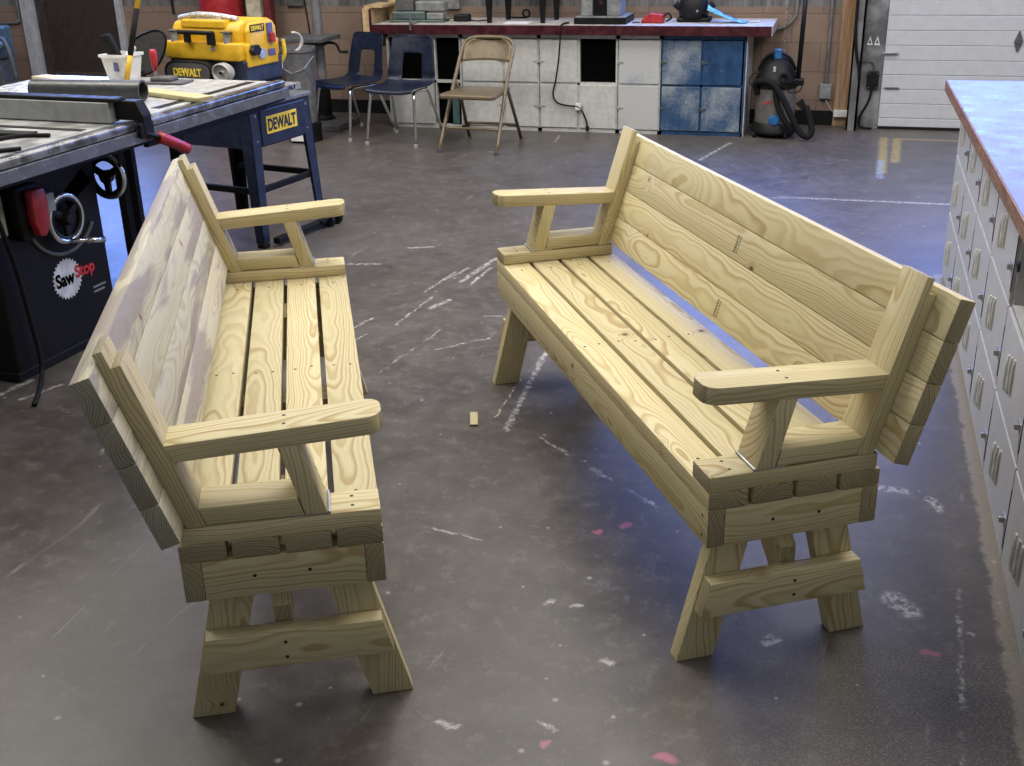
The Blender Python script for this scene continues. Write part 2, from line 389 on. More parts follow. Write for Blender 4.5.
    for k, x0, y0, x1, y1, w in marks:
        A = (x0,y0,0); d = Vector((x1-x0, y1-y0, 0)); L2 = max(d.dot(d), 1e-4)
        q = t.vm('SUBTRACT', P2, A)
        h = t.math('DIVIDE', t.vm('DOT_PRODUCT', q, tuple(d)), L2, clamp=True)
        v = t.vm('SUBTRACT', q, t.vm('SCALE', tuple(d), h))
        m = t.mr(t.vm('LENGTH', v), w*.25, w*.95+.1, 1, 0)
        acc[k] = t.math('MAXIMUM', acc[k], m) if k in acc else m
    for k, m in acc.items():
        if k == 'd': m = t.math('MULTIPLY', m, t.mr(dash, .40, .62))
        if k in 'wd': m = t.math('MULTIPLY', m, t.mr(brk, .40, .62))
        if k in 'yb': m = t.math('MULTIPLY', m, t.mr(brk, .36, .60, .15, .85))
        if k == 'k': m = t.math('MULTIPLY', m, t.mr(brk, .4, .6, 0, .7))
        c = t.mix(t.math('MULTIPLY', m, .8), c, pal[k])
    t.put(t.b.inputs['Base Color'], c)
    ro = t.mr(n5, .3, .7, .34, .46)
    ro = t.math('ADD', ro, t.mr(st, .5, .8, 0, .08))
    ro = t.math('ADD', ro, t.math('MULTIPLY', bare, .2))
    t.put(t.b.inputs['Roughness'], ro)
    t.b.inputs['Specular IOR Level'].default_value = .5
    bp = t.n('ShaderNodeBump'); bp.inputs['Strength'].default_value = .25; bp.inputs['Distance'].default_value = .03*I
    t.l(t.math('ADD', n5, n6), bp.inputs['Height']); t.l(bp.outputs[0], t.b.inputs['Normal'])
    return t.m

def block_wall(name, along='x'):
    t = NT(name)
    P = t.inches(); x, y, z = t.xyz(P)
    u = x if along == 'x' else y
    v = t.comb(u, t.math('ADD', z, 1.0), 0)
    br = t.n('ShaderNodeTexBrick'); t.l(v, br.inputs['Vector'])
    br.inputs['Scale'].default_value = 1.0; br.inputs['Mortar Size'].default_value = .16; br.inputs['Mortar Smooth'].default_value = .5
    br.inputs['Brick Width'].default_value = 16.0; br.inputs['Row Height'].default_value = 7.75
    br.inputs['Color1'].default_value = (.265,.185,.14,1); br.inputs['Color2'].default_value = (.235,.165,.125,1); br.inputs['Mortar'].default_value = (.15,.105,.08,1)
    n = t.noise(P, .18, 5, .65).outputs[0]
    lo = t.mix(t.mr(n, .35, .7, 0, .35), br.outputs['Color'], (.17,.12,.09))
    g = t.noise(t.vm('MULTIPLY', P, (.6,.6,.09)), 1.0, 5, .7).outputs[0]
    hi = t.mix(t.mr(g, .35, .65), (.085,.083,.078), (.20,.195,.185))
    zz = t.math('ADD', z, t.math('MULTIPLY', n, .5))
    c = t.mix(t.mr(zz, 31.9, 32.4), lo, hi)
    t.put(t.b.inputs['Base Color'], c); t.b.inputs['Roughness'].default_value = .6
    bp = t.n('ShaderNodeBump'); bp.inputs['Strength'].default_value = .4; bp.inputs['Distance'].default_value = .15*I
    t.l(t.math('SUBTRACT', t.math('MULTIPLY', n, .2), br.outputs['Fac']), bp.inputs['Height']); t.l(bp.outputs[0], t.b.inputs['Normal'])
    return t.m

def worktop_material():
    t = NT('scratched_laminate')
    P = t.inches()
    n = t.noise(P, .25, 6, .7).outputs[0]; s = t.noise(t.vm('MULTIPLY', P, (1.2,.25,1)), 1.0, 5, .75).outputs[0]; f = t.noise(P, 2.4, 4, .7).outputs[0]
    c = t.mix(t.mr(n, .3, .7), (.10,.09,.115), (.165,.15,.19))
    c = t.mix(t.mr(s, .50, .70, 0, .6), c, (.07,.06,.065))
    c = t.mix(t.mr(f, .58, .7, 0, .6), c, (.06,.05,.055))
    t.put(t.b.inputs['Base Color'], c)
    t.put(t.b.inputs['Roughness'], t.mr(n, .3, .7, .26, .42))
    bp = t.n('ShaderNodeBump'); bp.inputs['Strength'].default_value = .3; bp.inputs['Distance'].default_value = .03*I
    t.l(t.math('ADD', f, s), bp.inputs['Height']); t.l(bp.outputs[0], t.b.inputs['Normal'])
    return t.m
def board_edge_material():
    t = NT('worn_chipboard_edge')
    P = t.inches()
    n = t.noise(t.vm('MULTIPLY', P, (2,.5,1.4)), 1.0, 6, .7).outputs[0]
    c = t.mix(t.mr(n, .3, .62), (.10,.045,.022), (.27,.145,.075))
    c = t.mix(t.mr(n, .60, .72, 0, .7), c, (.42,.32,.22))
    t.put(t.b.inputs['Base Color'], c); t.b.inputs['Roughness'].default_value = .6
    return t.m
def rust_wood():
    t = NT('stained_jamb_board'); P = t.inches()
    n = t.noise(t.vm('MULTIPLY', P, (.9,.9,.05)), 1.0, 5, .65).outputs[0]
    t.put(t.b.inputs['Base Color'], t.mix(t.mr(n, .35, .65), (.40,.27,.17), (.22,.105,.035))); t.b.inputs['Roughness'].default_value = .55
    return t.m
def mesh_material():
    return plain('black_mesh', (.02,.02,.02), .6)
RUST = rust_wood()
WALL = block_wall('painted_block'); WALLY = block_wall('painted_block_side', 'y')
DOORG = plain('garage_door_paint', (.55,.57,.61), .42, var=.03)
DOORB = plain('brown_door_paint', (.040,.029,.024), .45, var=.1)
FRAME = plain('pale_door_frame', (.42,.43,.46), .45, var=.1)
CEIL = plain('ceiling_paint', (.55,.55,.53), .8)
SKYP = plain('daylight_glass', (.3,.45,.7), .1, emis=((.32,.52,1.0), 2.0), var=0.0)

# ---------------------------------------------------------------- the setting
def slab(name, a, b, mat, bev=0): return struct(MB().box(a, b, bev=bev).build(name, mat))
slab('floor', (-300,-30,-4), (150,340,0), floor_material())
slab('wall_back', (-300,336,0), (4,342,144), WALL)
slab('wall_left', (-306,-30,0), (-300,342,144), WALLY)
slab('wall_right', (150,-30,0), (156,342,144), WALLY)
slab('ceiling', (-306,-30,144), (156,342,148), CEIL)
slab('baseboard_back', (-227.2,335.4,0), (4,336,4.0), BLACKR)
# overhead garage door
m = MB(); m.box((9.0,332.72,0.7), (150,334.2,100))
z = 3.0; k = 0
while z < 98:
    m.box((9.0,332.5,z+.07), (150,333.3,z+3.85-.07), bev=.1, seg=1); z += 3.85
m.box((9.0,332.5,.7), (150,333.3,2.86), bev=.1, seg=1)
gd = m.build('door_1', DOORG); struct(gd)
MB().box((9.0,332.3,0), (150,334.0,.7), bev=.2).build('seal', BLACKR, gd)
m = MB(); MH = Matrix.Translation((42.0,332.3,23.5)) @ Matrix.Rotation(-pi/2,4,'X')
m.prism([(-1.1,0),(-.2,2.6),(.2,2.6),(1.1,0),(.2,-2.6),(-.2,-2.6)], -.15, .15, Matrix.Translation((42.0,332.3,23.5)) @ Matrix.Rotation(pi/2,4,'X'), bev=.05)
m.box((41.2,332.0,22.8), (42.8,332.4,24.2), bev=.1)
m.build('hinge', GREYD, gd)
MB().box((9.8,332.0,10.9), (13.6,332.5,11.25), bev=.1).build('handle', GREYD, gd)
MB().box((8.2,331.6,20.1), (12.5,332.4,20.5), bev=.1).build('roller_bracket', STEEL, gd)
gw = MB()
for i in range(4):
    x0 = 12+i*34; gw.box((x0,331.9,56), (x0+31,332.6,58)); gw.box((x0,331.9,80), (x0+31,332.6,82)); gw.box((x0,331.9,58), (x0+2,332.6,80)); gw.box((x0+29,331.9,58), (x0+31,332.6,80))
gwin = gw.build('window_1', WHITE); struct(gwin)
for i in range(4): MB().box((14+i*34,332.2,58), (41+i*34,332.4,80)).build('pane', SKYP, gwin)
# steel track, jamb board and galvanised panel beside it
struct(MB().box((.6,328.4,0), (1.0,332.6,110)).box((.6,328.4,0), (3.2,328.8,110)).box((2.7,328.4,0), (3.2,330.5,110)).build('trim_1', TRIMM))
struct(MB().box((-3.2,335.0,0), (.5,335.9,120), bev=.1).build('trim_2', RUST))
pn = MB().box((3.4,333.2,0), (9.0,334.2,110)).build('trim_3', plain('grey_weathered_panel', (.25,.25,.26), .5, .3, var=.4, scale=.2)); struct(pn)
for i in range(2):
    mm = MB(); x0 = 4.9+i*1.9
    mm.prism([(x0-.8,22.2),(x0+.8,22.2),(x0,24.6)], 0, .06, Matrix(((1,0,0,0),(0,0,-1,333.2),(0,1,0,0),(0,0,0,1))))
    w_ = mm.build('warning_sticker', PAPER, pn)
    MB().prism([(x0-.38,22.7),(x0+.38,22.7),(x0,23.8)], .06, .09, Matrix(((1,0,0,0),(0,0,-1,333.2),(0,1,0,0),(0,0,0,1)))).build('pictogram', GREYD, w_)
# brown side door, far left
dd = MB().box((-258.5,335.2,0), (-228.5,336.6,84)).build('door_2', DOORB); struct(dd)
MB().box((-257,334.9,0), (-230,335.3,11.0)).build('kick_plate', plain('scuffed_kick_plate', (.10,.085,.075), .4, .3), dd)
MB().box((-258.6,334.6,0), (-255.4,335.5,84)).build('stile', plain('brown_stile', (.055,.04,.034), .4), dd)
struct(MB().box((-264.5,334.3,0), (-261.5,336.4,86), bev=.1).box((-228.6,334.3,0), (-226.6,336.4,86), bev=.1).box((-264.5,334.3,84), (-226.6,336.4,86)).box((-261.5,335.6,0),(-258.5,336.4,84)).build('trim_4', FRAME))
wl = MB().box((-255,334.7,44),(-232,335.3,45.5)).box((-255,334.7,78),(-232,335.3,79.5)).box((-255,334.7,45.5),(-253.5,335.3,78)).box((-233.5,334.7,45.5),(-232,335.3,78)).build('window_2', FRAME); struct(wl)
MB().box((-253.5,334.9,45.5),(-233.5,335.1,78)).build('pane', SKYP, wl)
wl = MB().box((-60,335.0,46),(-4,336.2,48)).box((-60,335.0,86),(-4,336.2,88)).box((-60,335,48),(-58,336.2,86)).box((-6,335,48),(-4,336.2,86)).box((-33,335,48),(-31,336.2,86)).build('window_3', WHITE); struct(wl)
for x0 in (-58,-31): MB().box((x0,335.5,48),(x0+25,335.7,86)).build('pane', SKYP, wl)
# conduits and boxes on the wall
def conduit(label, pts, cat='conduit'):
    return tag(MB().tube(smoothpath(pts), .42, 10).build('conduit', TRIMM), label, cat)
conduit('grey steel conduit curving down beside the red-edged worktop', [(-15.0,335.2,60),(-15.0,335.2,33),(-15.6,335.2,29),(-18,335.2,26.6),(-22,335.2,25.8),(-34,335.2,25.8)])
cb = thing('outlet_box', 'small grey junction box on straight vertical conduit, tan wall', 'outlet box', (-5.7,335.4,9.5))
MB().tube([(0,-.2,1.5),(.0,-.2,60)], .42).build('conduit', TRIMM, cb)
MB().box((-1.6,-1.2,-2.0),(1.6,.5,2.0), bev=.25).build('box', plain('outlet_grey', (.26,.27,.28), .5), cb)
MB().cyl((0,-.2,1.9),(0,-.2,3.0), .62).build('fitting', TRIMM, cb)
conduit('grey conduit with a hooked bend at the far left wall', [(-266,335.2,60),(-266,335.2,30),(-267,335.2,27.5),(-270,335.2,26.6),(-296,335.2,26.6)])
tag(MB().box((-168,334.6,32.0),(-162.5,336,40), bev=.2).build('wall_box', GREYD), 'dark electrical box on grey upper wall behind drill press', 'wall box')
tag(MB().box((-117,334.6,31.2),(-112,336,40), bev=.2).build('wall_box', GMET), 'grey electrical box on the wall above the teal scroll saw', 'wall box')
# chain hanging beside the vacuum
ch = MB()
for i in range(34):
    zc = 2.5+i*1.25; a = FR((-17.6,333.6,zc), (1,0,0) if i%2 else (0,1,0), (0,0,1))
    pts = [a @ Vector((.30*math.cos(q), .75*math.sin(q), 0)) for q in [2*pi*j/10 for j in range(10)]]
    ch.tube(pts, .11, 6, closed=True)
tag(ch.build('hoist_chain', STEEL, smooth=True), 'steel link chain hanging down the wall behind the vacuum', 'chain')
# outlet with its cord on the steel panel
ob = thing('power_outlet', 'black power outlet on the grey panel beside the garage door', 'outlet', (6.6,333.2,13.0))
MB().box((-1.5,-1.0,-2.4),(1.5,0,2.4), bev=.2).build('box', BLACKP, ob)
for sx in (-1,1):
    for sz in (-1,1): MB().cyl((sx*1.1,-1.15,sz*1.9),(sx*1.1,-.9,sz*1.9), .16, n=8).build('screw', STEEL, ob)
MB().tube(smoothpath([(0,-.6,2.3),(-.2,-.6,4.2),(-1.2,-.6,5.0),(-3.4,-.6,5.0)]), .22, 8).build('conduit', GREYD, ob, smooth=True)
tag(MB().tube(smoothpath([(6.6,332.0,10.8),(6.0,331.6,7.5),(4.4,331.3,4),(4.0,331.2,1.5),(4.8,331,.5),(7.5,330.8,.32)]), .34, 10).build('outlet_cable', BLACKR, smooth=True), 'thick black cord dropping from the outlet to the floor', 'cord')
tag(MB().tube(smoothpath([(1.0,328.0,60),(.8,328.0,34),(1.0,327.9,26),(1.8,327.9,20),(2.6,327.9,17),(3.0,328.4,14)]), .42, 10).build('rubber_hose', BLACKR, smooth=True), 'black rubber hose hanging in front of the steel door track', 'hose')
wb = thing('low_outlet', 'small white box with thin cord low beside the door track', 'outlet', (-1.2,334.9,3.6))
MB().box((-1.8,-1.6,-.9),(1.8,.1,.9), bev=.15).build('box', WHITE, wb)
MB().tube(smoothpath([(-1.6,-.9,0),(-3.0,-.8,1.6),(-4.2,-.6,3.6)]), .12, 6).build('cord', GREYL, wb)

# ---------------------------------------------------------------- the two benches
G = .4849; D = 14+3*G; L = 68.61; S = 17.01; ZB = S+1.5
LEAN = .3025; SL, CL = math.sin(LEAN), math.cos(LEAN); BX = .867; UT = 1.44; OH = 2.72; BZ = .344; BTH = 14.1946
def bench(label, loc, rz, rear_high, backmat):
    t = thing('wooden_bench', label, 'bench', loc, rz)
    ox, oy = -D/2, -L/2
    def F(x, y, z, ax, ay): return FR((x+ox, y+oy, z), ax, ay)
    Y = (0,1,0); X = (1,0,0); Z = (0,0,1)
    # seat: four boards along y
    for k in range(4):
        x0 = k*(3.5+G)
        lumber('seat_board', PINE, t, F(x0+3.5, 0, S-1.5, Y, (-1,0,0)), (0,L), (0,3.5), (0,1.5))
    for x0 in (0, D-1.5):
        lumber('apron', PINE, t, F(x0, 0, S-5, Y, Z), (0,L), (0,3.46), (0,1.5))
    for y0 in (0, L-1.5):
        lumber('end_rail', PINE, t, F(1.52, y0+1.5, S-5, X, Z), (0,D-3.04), (0,3.44), (0,1.5))
    lumber('seat_cleat', PINE, t, F(1.52, L/2+1.75, S-3.0, X, (0,-1,0)), (0,D-3.04), (0,3.5), (0,1.46))
    for e in (0, 1):
        yo = 0 if e == 0 else L
        sg = 1 if e == 0 else -1
        def yy(d): return yo+sg*d
        # A-frame of two splayed legs, brace and diagonal
        for front in (1, 0):
            slope = .2465*(1 if front else -1)
            xf = 17.03 if front else -1.18
            h = S-1.55
            top = xf-slope*h
            w = -3.43 if front else 3.43
            out = [(0,xf),(h,top),(h,top+w),(0,xf+w)]
            if front: out = [(h,top), (0,xf), (0,xf+w), (h,top+w)][::-1]
            # frame: a = z, b = x, c = y
            ybase = yy(1.52) if e == 0 else yy(3.0)
            lumber('leg', PINE, t, Matrix(((0,1,0,ox),(0,0,1,ybase+oy),(1,0,0,0),(0,0,0,1))), None, None, (0,1.47), outline=out, bev=.07)
        z0, z1 = 5.15, 8.4
        def leftx(z): return -1.18+.2465*z
        def rightx(z): return 17.03-.2465*z
        out = [(leftx(z0)+.05,z0),(rightx(z0)-.1,z0),(rightx(z1)-.1,z1),(leftx(z1)+.05,z1)]
        ybase = yy(1.48)
        lumber('leg_brace', PINE, t, Matrix(((1,0,0,ox),(0,0,-sg,ybase+oy),(0,1,0,0),(0,0,0,1))), None, None, (0,1.52), outline=out, bev=.07)
        # diagonal from the brace up under the seat
        y1_, y2_ = 1.6, 13.5; za, zb = 5.4, S-1.6
        dv = Vector((0, sg*(y2_-y1_), zb-za)); ln = dv.length; dv.normalize()
        dz_, dy_ = dv.z, abs(dv.y); at_ = lambda b: (zb-za-b*dy_)/dz_
        out = [(0,0),(at_(0),0),(at_(3.4),3.4),(3.4*dz_/dy_,3.4)]
        Md = FR((6.3+ox, yy(y1_)+oy, za), dv, Vector((0,-sg*dv.z, abs(dv.y))))
        zoff = (0,1.5) if (Md.to_3x3() @ Vector((0,0,1))).x > 0 else (-1.5,0)
        lumber('diagonal_brace', PINE, t, Md, None, None, zoff, outline=out, bev=.07)
        # arm base, lying on the seat ends
        yb = 0 if e == 0 else L-3.5
        lumber('arm_base', PINE, t, F(.35, yb, S+.005, X, Y), (0,D-.35), (0,3.5), (0,1.495), bev=.2)
        # upright of the back: profile in (along the lean, forward), notched at the top
        h1, h2 = (15.1, 13.7) if rear_high else (13.9, 15.15)
        bot0 = 0.0; bot1 = -UT*SL/CL
        out = [(bot0,0),(h1,0),(h1,UT/2),(h2,UT/2),(h2,UT),(bot1,UT)] if not rear_high else [(bot0,0),(h1,0),(h1,UT/2),(h2,UT/2),(h2,UT),(bot1,UT)]
        Mu = Matrix(((-SL,CL,0,BX+ox),(0,0,1,yb+oy),(CL,SL,0,ZB+.01),(0,0,0,1)))
        lumber('back_upright', PINE, t, Mu, None, None, (0,3.5), outline=out, bev=.06)
        # lower rail
        xf = BX+UT/CL
        def upx(z): return xf-(z-ZB)*SL/CL
        pr = .27
        def postf(z): return 11.42-pr*(z-ZB)
        zl0, zl1 = ZB+.12, ZB+1.6
        out = [(upx(zl0)+.02,zl0),(postf(zl0)-1.72,zl0),(postf(zl1)-1.72,zl1),(upx(zl1)+.02,zl1)]
        lumber('lower_rail', PINE, t, Matrix(((1,0,0,ox),(0,0,-1,yb+3.5+oy),(0,1,0,0),(0,0,0,1))), None, None, (0,3.5), outline=out, bev=.08)
        # arm post
        zt = 24.3
        out = [(ZB+.1,postf(ZB)-1.68),(ZB+.1,postf(ZB)),(zt+.25,postf(zt+.25)),(zt+.17,postf(zt)-1.68)]
        lumber('arm_post', PINE, t, Matrix(((0,1,0,ox),(0,0,1,yb+oy),(1,0,0,0),(0,0,0,1))), None, None, (0,3.5), outline=out, bev=.08)
        # armrest, tilted slightly up to the front, its front corners rounded
        tl = math.radians(3.0); xr = upx(25.5)+.02
        La = 16.15-xr
        R_ = 1.25
        out = [(0,0)]+arc(La-R_, R_, R_, -90, 0, 5)+arc(La-R_, 3.5-R_, R_, 0, 90, 5)+[(0,3.5)]
        Ma = FR((xr+ox, yb+oy, 24.0), (math.cos(tl),0,math.sin(tl)), (0,1,0))
        lumber('armrest', PINE, t, Ma, None, None, (0,1.5), outline=out, bev=.1, shear=lambda a,b,c: (a+(.50*(1-c/1.5) if a < .5 else 0), b, c))
        # steel hinge under the arm post
        hx = 11.42+ox
        hg = MB().box((hx-2.6,yb+.1+oy,ZB+.0),(hx-.05,yb+3.4+oy,ZB+.1)).tube([(hx+.1,yb+oy-.03,ZB+.12),(hx+.1,yb+3.53+oy,ZB+.12)], .13, 8).build('hinge', STEEL, t)
    # back: four boards outside the uprights
    q = BTH/4
    for k in range(4):
        Mb = Matrix(((0,-SL,-CL,BX+ox),(1,0,0,-OH+oy),(0,CL,-SL,ZB),(0,0,0,1)))
        lumber('back_board', backmat, t, Mb, (0,L+2*OH), (BZ+k*q+.03, BZ+(k+1)*q-.03), (0.005,1.5), bev=.08)
    # countersunk screws
    def screw(p, n):
        n = Vector(n).normalized(); p = Vector((p[0]+ox,p[1]+oy,p[2]))
        MB().tube([p-n*.05, p+n*.012], .155, 10).build('screw', SCREW, t)
    for k in range(4):
        x0 = k*(3.5+G)
        for dx in (.9, 2.6): screw((x0+dx, L/2+rnd.uniform(-.5,.5), S), Z)
        for yy_ in (6.2, L-6.2):
            screw((x0+1.75, yy_, S), Z)
    for e in (0,1):
        yb = 0 if e == 0 else L-3.5; sg = 1 if e == 0 else -1; yo = 0 if e == 0 else L
        for dy in (1.0,2.5):
            screw((13.3, yb+dy, ZB), Z)
            zt = 25.5+.75*math.sin(math.radians(3))*12
            screw((8.8, yb+dy, 25.5+ (8.8-.2)*math.tan(math.radians(3))), (-.05,0,1))
            screw((11.42-.27*1.1, yb+dy, ZB+1.1), (1,0,.27))
        for zz in (6.0, 7.4): screw((7.1, yo-sg*.03, zz), (0,-sg,0))
        for xx in (5.4, 9.6): screw((xx, yo, S-3.2), (0,-sg,0))
        for zz in (S-2.4, S-4.2): screw((D, yo+sg*1.0, zz), X)
    # faint black mill stamps on the back
    if not rear_high:
        for (uy, kk) in ((.52,2),(.525,0)):
            st = MB()
            Ms = Matrix(((0,-SL,CL,BX+ox+.012*CL),(1,0,0,L*uy+oy),(0,CL,SL,ZB+.012*SL),(0,0,0,1)))
            b0 = BZ+kk*q+.7
            for i in range(9): st.box((0,b0+i*.22,0),(.42,b0+i*.22+.10,.004), Ms)
            for i in range(5): st.box((.7,b0+i*.4,0),(.85,b0+i*.4+.25,.004), Ms); 
            st.build('mill_stamp', SCREW, t)
    else:
        st = MB()
        for i in range(11): st.box((.7+i*.17+ox,16.3+oy,S),(.8+i*.17+ox,16.55+oy,S+.006))
        for i in range(6): st.box((.8+i*.3+ox,17.2+oy,S),(.95+i*.3+ox,17.35+oy,S+.006))
        st.build('mill_stamp', SCREW, t)
    return t
BA = ((-53.595, 98.239, 0), 0.4534)
BB = ((-18.811, 114.796, 0), -2.60189)
bench('left pine bench with bluish-grey streaked back boards, nearest the black table saw', BA[0], BA[1], True, PINE_G)
bench('right pine bench with yellow knotty back boards, beside the white lockers', BB[0], BB[1], False, PINE)
ws = thing('wood_scrap', 'small pale wood offcut lying on the floor between benches', 'wood scrap', (-42.2,125.4,0), math.radians(108))
lumber('offcut', PINE, ws, Matrix.Identity(4), (-1.9,1.9), (-.5,.5), (0,.3), bev=.03)

# ---------------------------------------------------------------- white lockers and worktop, right
SF = 18.4
cols = [200.5,181,161.9,142.6,123.4,104.2,85.0,65.8,46.6]
rows = [.8,11.1,20.7,30.6]
names = ['farthest from the camera','second from the far end','third from the far end','fourth from the far end','fifth from far end, top cell without door','sixth from the far end','seventh from the far end','nearest the camera']
def hasp(par, y, z):
    h = MB().box((-.18,-.95,-.5),(0,.7,.5), bev=.05).box((-.6,-.5,-.32),(-.15,-.1,.32), bev=.1)
    h.box((-.1,-1.25,-2.6),(0,-1.1,-.4))
    return h.build('hasp', STEEL, par, loc=(0,y,z))
def louvers(par, yc, zc):
    m = MB()
    for j in range(3):
        m.tube([(.06,-2.0+j*2.0,1.9+.5*(1-j)),(-.05,-2.0+j*2.0,1.2+.5*(1-j)),(-.05,-2.0+j*2.0,-1.2+.5*(1-j)),(.06,-2.0+j*2.0,-1.9+.5*(1-j))], .34, 8)
    return m.build('louver', plain_louv, par, loc=(0,yc,zc))
plain_louv = plain('louver_cream', (.48,.475,.455), .5)
for i in range(len(cols)-2):
    y1, y0 = cols[i], cols[i+1]; w = y1-y0
    t = thing('locker', 'white locker column under worktop, '+names[i], 'locker', (SF,(y0+y1)/2,0), 0, 'white lockers along the right')
    hw = w/2-.02
    m = MB()
    m.box((.35,-hw,0),(17,-hw+.25,rows[3])); m.box((.35,hw-.25,0),(17,hw,rows[3])); m.box((16.7,-hw,0),(17,hw,rows[3]))
    for z in rows: m.box((.35,-hw+.25,max(0,z-.15)),(16.7,hw-.25,min(30.55,z+.12)))
    m.box((.35,-hw+.25,0),(.7,hw-.25,.65))
    m.build('carcass', LOCK, t)
    for r in range(3):
        if i == 4 and r == 2:
            MB().box((8,-hw+.4,rows[2]+.2),(8.2,hw-.4,rows[3]-.3)).build('cell_shade', DEEPBLK, t)  # near-black sheet standing in for the shade inside the doorless cell
            e = MB().ring(.5,.14, FR((.1,hw-1.6,25.4),(0,1,0),(0,0,1)), 16, 6).build('lock_loop', BLACKM, t)
            continue
        d = MB().box((-.06,-hw+.16,rows[r]+.16),(.34,hw-.16,rows[r+1]-.16), bev=.09).build('door', LOCK, t)
        hasp(d, -hw+1.6, (rows[r]+rows[r+1])/2-1.2)
        louvers(d, -hw+w*.58, (rows[r]+rows[r+1])/2)
        MB().box((-.085,-hw+.02,rows[r]+1.4),(-.01,-hw+.14,rows[r+1]-2.4)).build('gap_shade', BLACKR, d)  # black strip stands in for the shaded gap beside the door
wt = MB().prism([(15.57,202.0),(18.83,30),(62,30),(62,203)],30.62,32.3, bev=.06).build('worktop', worktop_material())
tag(wt, 'scratched pale worktop with brown edge lying on the white lockers', 'worktop')
MB().prism([(15.4,202.2),(18.66,29.9),(18.86,29.9),(15.6,201.95)],30.6,32.25).prism([(15.4,202.2),(15.6,201.95),(62,202.95),(62,203.2)],30.6,32.25).build('edge_band', board_edge_material(), wt)
struct(MB().box((36,42,0),(61,200.3,30.55)).build('trim_5', LOCK))

# ---------------------------------------------------------------- cabinets along the back wall
CF = 315.0
def cabinet(label, x0, x1, doors, cells, mats):
    """doors = list of (xa, xb, za, zb, hinge side, material); cells = open compartments"""
    t = thing('cabinet', label, 'cabinet', ((x0+x1)/2, CF, 0), 0, 'low cabinets along the back wall')
    cx = (x0+x1)/2
    m = MB()
    m.box((x0-cx,.3,.0),(x0-cx+.5,18,26.5)); m.box((x1-cx-.5,.3,.0),(x1-cx,18,26.5)); m.box((x0-cx,17.5,0),(x1-cx,18,26.5))
    m.box((x0-cx,.3,25.3),(x1-cx,17.5,26.5)); m.box((x0-cx,.3,0),(x1-cx,17.5,1.0)); m.box((x0-cx+.5,.3,12.9),(x1-cx-.5,17.5,13.6))
    xs = sorted({d[0] for d in doors}|{d[1] for d in doors}|{c[0] for c in cells}|{c[1] for c in cells})
    for q in xs[1:-1]: m.box((q-cx-.35,.3,1),(q-cx+.35,17.5,25.3))
    m.build('carcass', mats, t)
    for xa, xb, za, zb, side, mat in doors:
        d = MB().box((xa-cx+.3,-.12,za+.2),(xb-cx-.3,.3,zb-.2), bev=.12).build('door', mat, t)
        hx = (xa-cx+.2) if side < 0 else (xb-cx-.2)
        MB().box((hx-(.15 if side<0 else 1.3),-.34,(za+zb)/2-.2),(hx+(1.3 if side<0 else .15),-.1,(za+zb)/2+.2), bev=.05).box((hx-.25,-.42,(za+zb)/2-.5),(hx+.25,-.1,(za+zb)/2+.5), bev=.06).build('hinge', GREYL if mat in (LOCKB, WHITEB) else GREYD, d)
    for xa, xb, za, zb in cells:
        MB().box((xa-cx+.36,1.6,za+.25),(xb-cx-.36,1.9,zb-.15)).build('cell_shade', DEEPBLK, t)  # black sheet close behind the opening paints the compartment's inner shade
    return t
cabinet('low white cabinet behind the folding chair with two dark open compartments', -128, -105.6, [(-128,-114,1,13.2,1,LOCKB)], [(-128,-114,13.4,25.2),(-113.6,-106.2,13.4,25.2),(-113.6,-106.2,1,13.2)], LOCKB)
cabinet('white two-column cabinet directly behind the tan folding chair', -105.4, -82.9, [(-105.4,-93,13.4,25.3,1,LOCKB),(-93,-82.9,13.4,25.3,1,LOCKB),(-105.4,-93,1,13.2,1,LOCKB),(-93,-82.9,1,13.2,1,LOCKB)], [], LOCKB)
cabinet('white cabinet with one open black cell and a hanging cord', -82.7, -60.7, [(-82.7,-71.6,13.4,25.3,-1,LOCKB),(-82.7,-71.6,1,13.2,-1,LOCKB),(-71.6,-60.7,1,13.2,-1,LOCKB)], [(-71.6,-60.7,13.4,25.2)], LOCKB)
cabinet('white cabinet with blue overspray, left of the blue one', -60.5, -48.9, [(-60.5,-48.9,13.4,25.3,-1,WHITEB),(-60.5,-48.9,1,13.2,-1,WHITEB)], [], LOCKB)
cb_ = cabinet('worn blue cabinet at the right end of the red-edged worktop', -48.7, -26.3, [(-48.7,-37.8,13.4,25.3,-1,BLUEW),(-37.8,-26.9,13.4,25.3,-1,BLUEC),(-48.7,-37.8,1,13.2,-1,BLUEW),(-37.8,-26.9,1,13.2,-1,BLUEW)], [], BLUEC)
MB().box((11.25,.2,0),(11.5,18,26.4)).build('end_panel', plain('grey_end_panel', (.46,.45,.43), .5), cb_)
wt2 = MB().box((-131,313.0,26.6),(-20,333.6,29.0), bev=.08).build('worktop', TOPW)
tag(wt2, 'pale worktop with chipped dark red edge against the back wall', 'worktop')
MB().box((-131,312.7,26.5),(-20,313.05,29.0), bev=.06).build('red_edge', REDED, wt2)
MB().box((-20.02,312.8,26.5),(-19.75,333.6,29.0), bev=.06).build('end_edge', plain('pale_end_edge', (.45,.36,.33), .5), wt2)
struct(MB().box((-104,316,-.0),(-27,333,.02)).build('trim_6', BLACKR))
tag(MB().box((-108.9,315.7,1.3),(-106.9,316.4,12.2), bev=.1).build('panel_offcut', GREEN), 'dull green panel standing in the low open compartment', 'panel')

